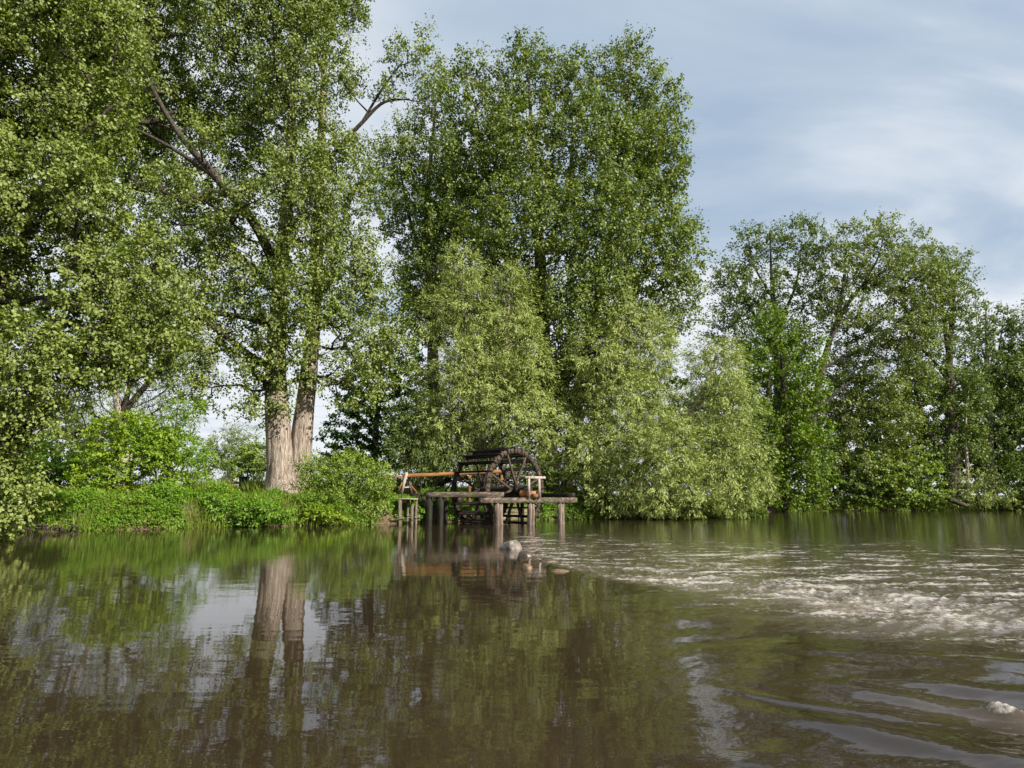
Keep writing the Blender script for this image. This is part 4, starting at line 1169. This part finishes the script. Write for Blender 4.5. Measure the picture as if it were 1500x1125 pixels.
# ---- plank revetment behind the wheel
pv = empty('plank_wall', W(700, 757, 43.2), 'low revetment of light horizontal planks behind the wheel', 'revetment')
for k in range(4):
    z = 0.12 + 0.24 * k
    MB().beam([*W(640, 750, 43.0)[:2], z], [*W(772, 750, 43.6)[:2], z], 0.05, 0.225).build('board', M['plank_wood'], pv)
for px in (655, 690, 725, 760):
    q = W(px, 750, 43.12)
    MB().beam([q[0], q[1] - 0.07, -0.6], [q[0], q[1] - 0.07, 1.12], 0.1, 0.1).build('stake', M['dark_wood'], pv)


# ------------------------------------------------------------------ rocks
def rock(name, px, py, Y, w, h, dp, mat, label, sink=0.3, seed=0):
    r2 = np.random.default_rng(seed)
    nu, nv = 40, 24
    V = []
    cuts = unit(r2.normal(0, 1, (14, 3)) * [1, 1, 0.8] + [0, 0, 0.35])
    cd = r2.uniform(0.58, 0.86, 14)
    for i in range(nv + 1):
        ph = PI * i / nv
        for j in range(nu):
            a = 2 * PI * j / nu
            p = np.array([math.sin(ph) * math.cos(a), math.sin(ph) * math.sin(a), math.cos(ph)])
            for c, dd in zip(cuts, cd):
                e = p @ c - dd
                if e > 0:
                    p = p - c * e * 0.97
            V.append(p)
    V = np.array(V)
    V = V * (1 + 0.035 * noise3(V, 5.0 + seed * .1) + 0.05 * noise3(V, 2.0 + seed * .1))[:, None] * np.array([w / 2, dp / 2, h])
    Q = [(i * nu + j, (i + 1) * nu + j, (i + 1) * nu + (j + 1) % nu, i * nu + (j + 1) % nu) for i in range(nv) for j in range(nu)]
    c = W(px, py, Y)
    c[2] = -sink * h
    o = mesh_np(name, V, np.array(Q), M[mat], smooth=False)
    o.location = c
    return tag(o, label, 'rock')


rock('rock', 748, 800, 21.0, 0.92, 0.42, 0.7, 'rock', 'pale grey boulder poking out of the water in front of the wheel', 0.12, 3)
rock('rock', 768, 812, 18.6, 0.5, 0.16, 0.4, 'wet_rock', 'flat wet brown stone just right of the pale boulder', 0.2, 5)
rock('rock', 802, 820, 17.2, 0.62, 0.14, 0.5, 'wet_rock', 'long dark stone awash at the start of the white water', 0.25, 8)
rock('rock', 772, 831, 15.4, 0.36, 0.15, 0.3, 'rust_rock', 'rust coloured stone with water spilling beside it', 0.2, 11)
rock('rock', 820, 835, 14.9, 0.5, 0.10, 0.4, 'rust_rock', 'low tan stone nearly drowned at the edge of the rapids', 0.3, 14)
rock('rock', 790, 806, 19.6, 0.34, 0.12, 0.3, 'wet_rock', 'small mossy stone behind the long dark stone', 0.2, 17)

# ---- driftwood and bare roots at the waterline
dw = MB()
q0, q1 = W(574, 763, 39.0), W(614, 757, 39.3)
dw.tube([q0, (q0 * 2 + q1) / 3 + [0, 0, 0.06], (q0 + q1 * 2) / 3 + [0, 0.05, 0.02], q1], [0.05, 0.045, 0.035, 0.02], 8, rough=0.1)
dw.tube([(q0 + q1) / 2 + [0, 0, 0.05], W(604, 752, 39.1)], [0.025, 0.01], 6)
tag(dw.build('driftwood', M['post_wood'], origin=q0), 'pale driftwood branch lying across the foot of the landing stage', 'driftwood')
for px0, px1, lab in ((20, 110, 'tangle of bare dark roots on the muddy edge below the left bushes'), (420, 450, 'small bare root clump on the mud patch below the poplar trunks')):
    rt = MB()
    for k in range(18 if px0 < 100 else 12):
        px = rng.uniform(px0, px1)
        Y = float(bank_y(W(px, 770, 33)[0])) + rng.uniform(-0.25, 0.2)
        a_ = W(px, 770, Y); a_[2] = rng.uniform(0.1, 0.4)
        e_ = a_ + [rng.normal(0, 0.5), -rng.uniform(0.15, 0.45), 0]; e_[2] = -0.08
        m_ = (a_ + e_) / 2 + [0, -0.1, 0.18]
        rt.tube(smooth_path([a_ + [0, 0.4, -0.1], a_, m_, e_], 9), np.linspace(0.035, 0.012, 9), 6, rough=0.1)
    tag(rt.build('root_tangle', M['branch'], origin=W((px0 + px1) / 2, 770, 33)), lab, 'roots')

# ------------------------------------------------------------------ small things on the bank
bn = empty('waste_bin', W(358, 716, 50), 'small black bin standing in front of the brown rail beside the poplar trunks', 'bin')
q = W(357.5, 705, 50)
V, Q = [], []
for i, (z, s) in enumerate(((-0.36, 0.27), (-0.34, 0.29), (0.26, 0.34), (0.30, 0.37), (0.34, 0.37), (0.34, 0.32), (0.30, 0.31))):
    for k in range(16):
        a = 2 * PI * k / 16
        V.append(q + [math.copysign(abs(math.cos(a)) ** .6, math.cos(a)) * s, math.copysign(abs(math.sin(a)) ** .6, math.sin(a)) * s, z])
Q = [(i * 16 + k, i * 16 + (k + 1) % 16, (i + 1) * 16 + (k + 1) % 16, (i + 1) * 16 + k) for i in range(6) for k in range(16)]
V += [q + [0, 0, -0.36], q + [0, 0, 0.30]]
n = len(V)
MB().add(V, Q, [((k + 1) % 16, k, n - 2) for k in range(16)] + [(96 + k, 96 + (k + 1) % 16, n - 1) for k in range(16)]).build('body', M['black'], bn)
for dx in (-0.2, 0.2):
    MB().tube([q + [dx, 0, -0.3], q + [dx, 0, -1.0]], 0.03, 8).build('leg', M['black'], bn)
gp = empty('marker_post', W(376.5, 718, 50), 'thin pale metal post right of the black bin', 'post')
q = W(376.5, 705, 50)
MB().tube([q - [0, 0, 0.9], q + [0, 0, 0.45]], 0.055, 10).build('pole', M['steel'], gp)
MB().tube([q + [0, 0, 0.45], q + [0, 0, 0.52]], 0.075, 10).build('cap', M['steel'], gp)
r2 = empty('wooden_rail', W(362, 716, 51), 'low orange brown rail behind the black bin left of the poplar trunks', 'rail')
MB().beam(W(331, 707.5, 51), W(392, 706.5, 51), 0.16, 0.2).build('bar', M['rail_wood'], r2)
MB().beam(W(337, 706, 50.8), W(329, 699, 50.8), 0.14, 0.12).build('brace', M['pale_wood'], r2)
for px in (335, 365, 388):
    q = W(px, 707, 51.1)
    MB().beam([q[0], q[1], 1.2], [q[0], q[1], q[2] + 0.08], 0.12, 0.12).build('post', M['rail_wood'], r2)

lg = empty('fallen_log', W(1402, 738, 71.4), 'fallen tree trunk with a torn orange end lying on the far bank', 'log')
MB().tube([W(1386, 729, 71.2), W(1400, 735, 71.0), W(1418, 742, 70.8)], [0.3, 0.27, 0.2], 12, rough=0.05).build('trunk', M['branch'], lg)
mb = MB()
e = W(1386, 729, 71.2)
for k in range(7):
    o = rng.normal(0, 0.1, 3)
    mb.beam(e + o + [0.1, 0, -0.05], e + o + [-0.15 + rng.normal(0, .1), -0.1, 0.25 + rng.random() * 0.55], 0.12, 0.09, taper=0.2)
mb.build('splinters', M['flesh_wood'], lg)
st = empty('tree_stump', W(1212, 747, 71.2), 'short orange brown stump at the water edge below the leaning poplar', 'stump')
q = W(1212, 747, 71.2)
MB().tube([[q[0], q[1], -0.4], [q[0], q[1], 0.3], [q[0] + 0.1, q[1], 1.15]], [0.4, 0.26, 0.2], 12, rough=0.08).build('trunk', M['post_wood'], st)

# ---- distant power lines
PWG = 'power lines beyond the meadow'
for i, (a, b, lab) in enumerate(((556, 571, 'uppermost faint power line in the sky gap left of the poplar trunks'), (572, 586, 'second faint power line from the top in the sky gap'),
                                 (583, 597, 'third faint power line from the top in the sky gap'), (592, 603, 'lowest faint power line in the sky gap left of the trunks'))):
    A, B = W(60, a - 16, 240), W(620, b + 34, 240)
    pts = [A + (B - A) * t - np.array([0, 0, 5 * 4 * t * (1 - t) * 0.5]) for t in np.linspace(0, 1, 20)]
    o = MB().tube(pts, 0.035, 5).build('power_line', M['wire'], origin=A)
    tag(o, lab, 'power line', PWG)

# ------------------------------------------------------------------ light, sky
SUN_AZ, SUN_EL = math.radians(124), math.radians(34)          # azimuth from +Y clockwise
sd = np.array([math.sin(SUN_AZ) * math.cos(SUN_EL), math.cos(SUN_AZ) * math.cos(SUN_EL), math.sin(SUN_EL)])
ld = bpy.data.lights.new('sun', 'SUN')
ld.energy = 5.0
ld.angle = math.radians(0.6)
ld.color = (1.0, 0.93, 0.82)
lo = bpy.data.objects.new('sun', ld)
C.objects.link(lo)
from mathutils import Vector
lo.rotation_euler = Vector([-float(c) for c in sd]).to_track_quat('-Z', 'Y').to_euler()
lo.location = (40, -40, 60)

wd = bpy.data.worlds.new('World')
SC.world = wd
wd.use_nodes = True
nt = wd.node_tree
nt.nodes.clear()
N, L = nt.nodes, nt.links
sky = N.new('ShaderNodeTexSky')
sky.sky_type = 'NISHITA'
sky.sun_disc = False
sky.sun_elevation = SUN_EL
sky.sun_rotation = SUN_AZ
sky.air_density = 1.0
sky.dust_density = 1.5
tc = N.new('ShaderNodeTexCoord')
sx_ = N.new('ShaderNodeSeparateXYZ')
L.new(tc.outputs['Generated'], sx_.inputs[0])
zz = N.new('ShaderNodeMath'); zz.operation = 'MAXIMUM'; zz.inputs[1].default_value = 0.0
L.new(sx_.outputs[2], zz.inputs[0])
za = N.new('ShaderNodeMath'); za.operation = 'ADD'; za.inputs[1].default_value = 0.22
L.new(zz.outputs[0], za.inputs[0])
dv = N.new('ShaderNodeVectorMath'); dv.operation = 'DIVIDE'
cb = N.new('ShaderNodeCombineXYZ')
for k in range(3):
    L.new(za.outputs[0], cb.inputs[k])
L.new(tc.outputs['Generated'], dv.inputs[0]); L.new(cb.outputs[0], dv.inputs[1])
mp = N.new('ShaderNodeMapping'); mp.inputs['Scale'].default_value = (0.75, 1.25, 0.4); mp.inputs['Rotation'].default_value = (0, 0, math.radians(-14)); mp.inputs['Location'].default_value = (11.19, 18.56, 3.9)
L.new(dv.outputs[0], mp.inputs[0])
n1 = N.new('ShaderNodeTexNoise'); n1.inputs['Scale'].default_value = 1.5; n1.inputs['Detail'].default_value = 7; n1.inputs['Roughness'].default_value = 0.5; n1.inputs['Distortion'].default_value = 0.35
L.new(mp.outputs[0], n1.inputs[0])
lowc = N.new('ShaderNodeMapRange'); lowc.inputs[1].default_value = 0.0; lowc.inputs[2].default_value = 0.5; lowc.inputs[3].default_value = 0.26; lowc.inputs[4].default_value = 0.0
L.new(sx_.outputs[2], lowc.inputs[0])
addc = N.new('ShaderNodeMath'); addc.operation = 'ADD'
L.new(n1.outputs['Fac'], addc.inputs[0]); L.new(lowc.outputs[0], addc.inputs[1])
cloud = ramp(nt, addc.outputs[0], [(0.38, (3.6, 4.6, 5.9)), (0.46, (4.6, 5.45, 6.5)), (0.53, (6.0, 6.6, 7.3)), (0.61, (7.4, 7.75, 8.2))])
# thicker veil low in the sky
mixf = N.new('ShaderNodeMapRange'); mixf.inputs[1].default_value = 0.0; mixf.inputs[2].default_value = 0.8; mixf.inputs[3].default_value = 0.94; mixf.inputs[4].default_value = 0.86
L.new(sx_.outputs[2], mixf.inputs[0])
mx = N.new('ShaderNodeMix'); mx.data_type = 'RGBA'
L.new(mixf.outputs[0], mx.inputs[0]); L.new(sky.outputs[0], mx.inputs[6]); L.new(cloud, mx.inputs[7])
bg = N.new('ShaderNodeBackground'); bg.inputs[1].default_value = 0.073
L.new(mx.outputs[2], bg.inputs[0])
wo = N.new('ShaderNodeOutputWorld')
L.new(bg.outputs[0], wo.inputs[0])

# ------------------------------------------------------------------ camera and render settings
cd = bpy.data.cameras.new('camera')
cd.sensor_width = 36
cd.lens = 24
cd.clip_start = 0.05
cd.clip_end = 4000
co = bpy.data.objects.new('camera', cd)
C.objects.link(co)
co.location = (0, 0, CAM_H)
co.rotation_euler = (PI / 2 + PITCH, 0, 0)
SC.camera = co
print('leaves', NLEAF)
SC.view_settings.view_transform = 'Standard'
SC.view_settings.look = 'None'
SC.view_settings.gamma = 1
SC.view_settings.exposure = 0.72
SC.view_settings.use_curve_mapping = False
cy = SC.cycles
cy.max_bounces = 6
cy.diffuse_bounces = 3
cy.glossy_bounces = 3
cy.transmission_bounces = 4
cy.caustics_reflective = False
cy.caustics_refractive = False
cy.use_denoising = True
cy.sample_clamp_indirect = 4
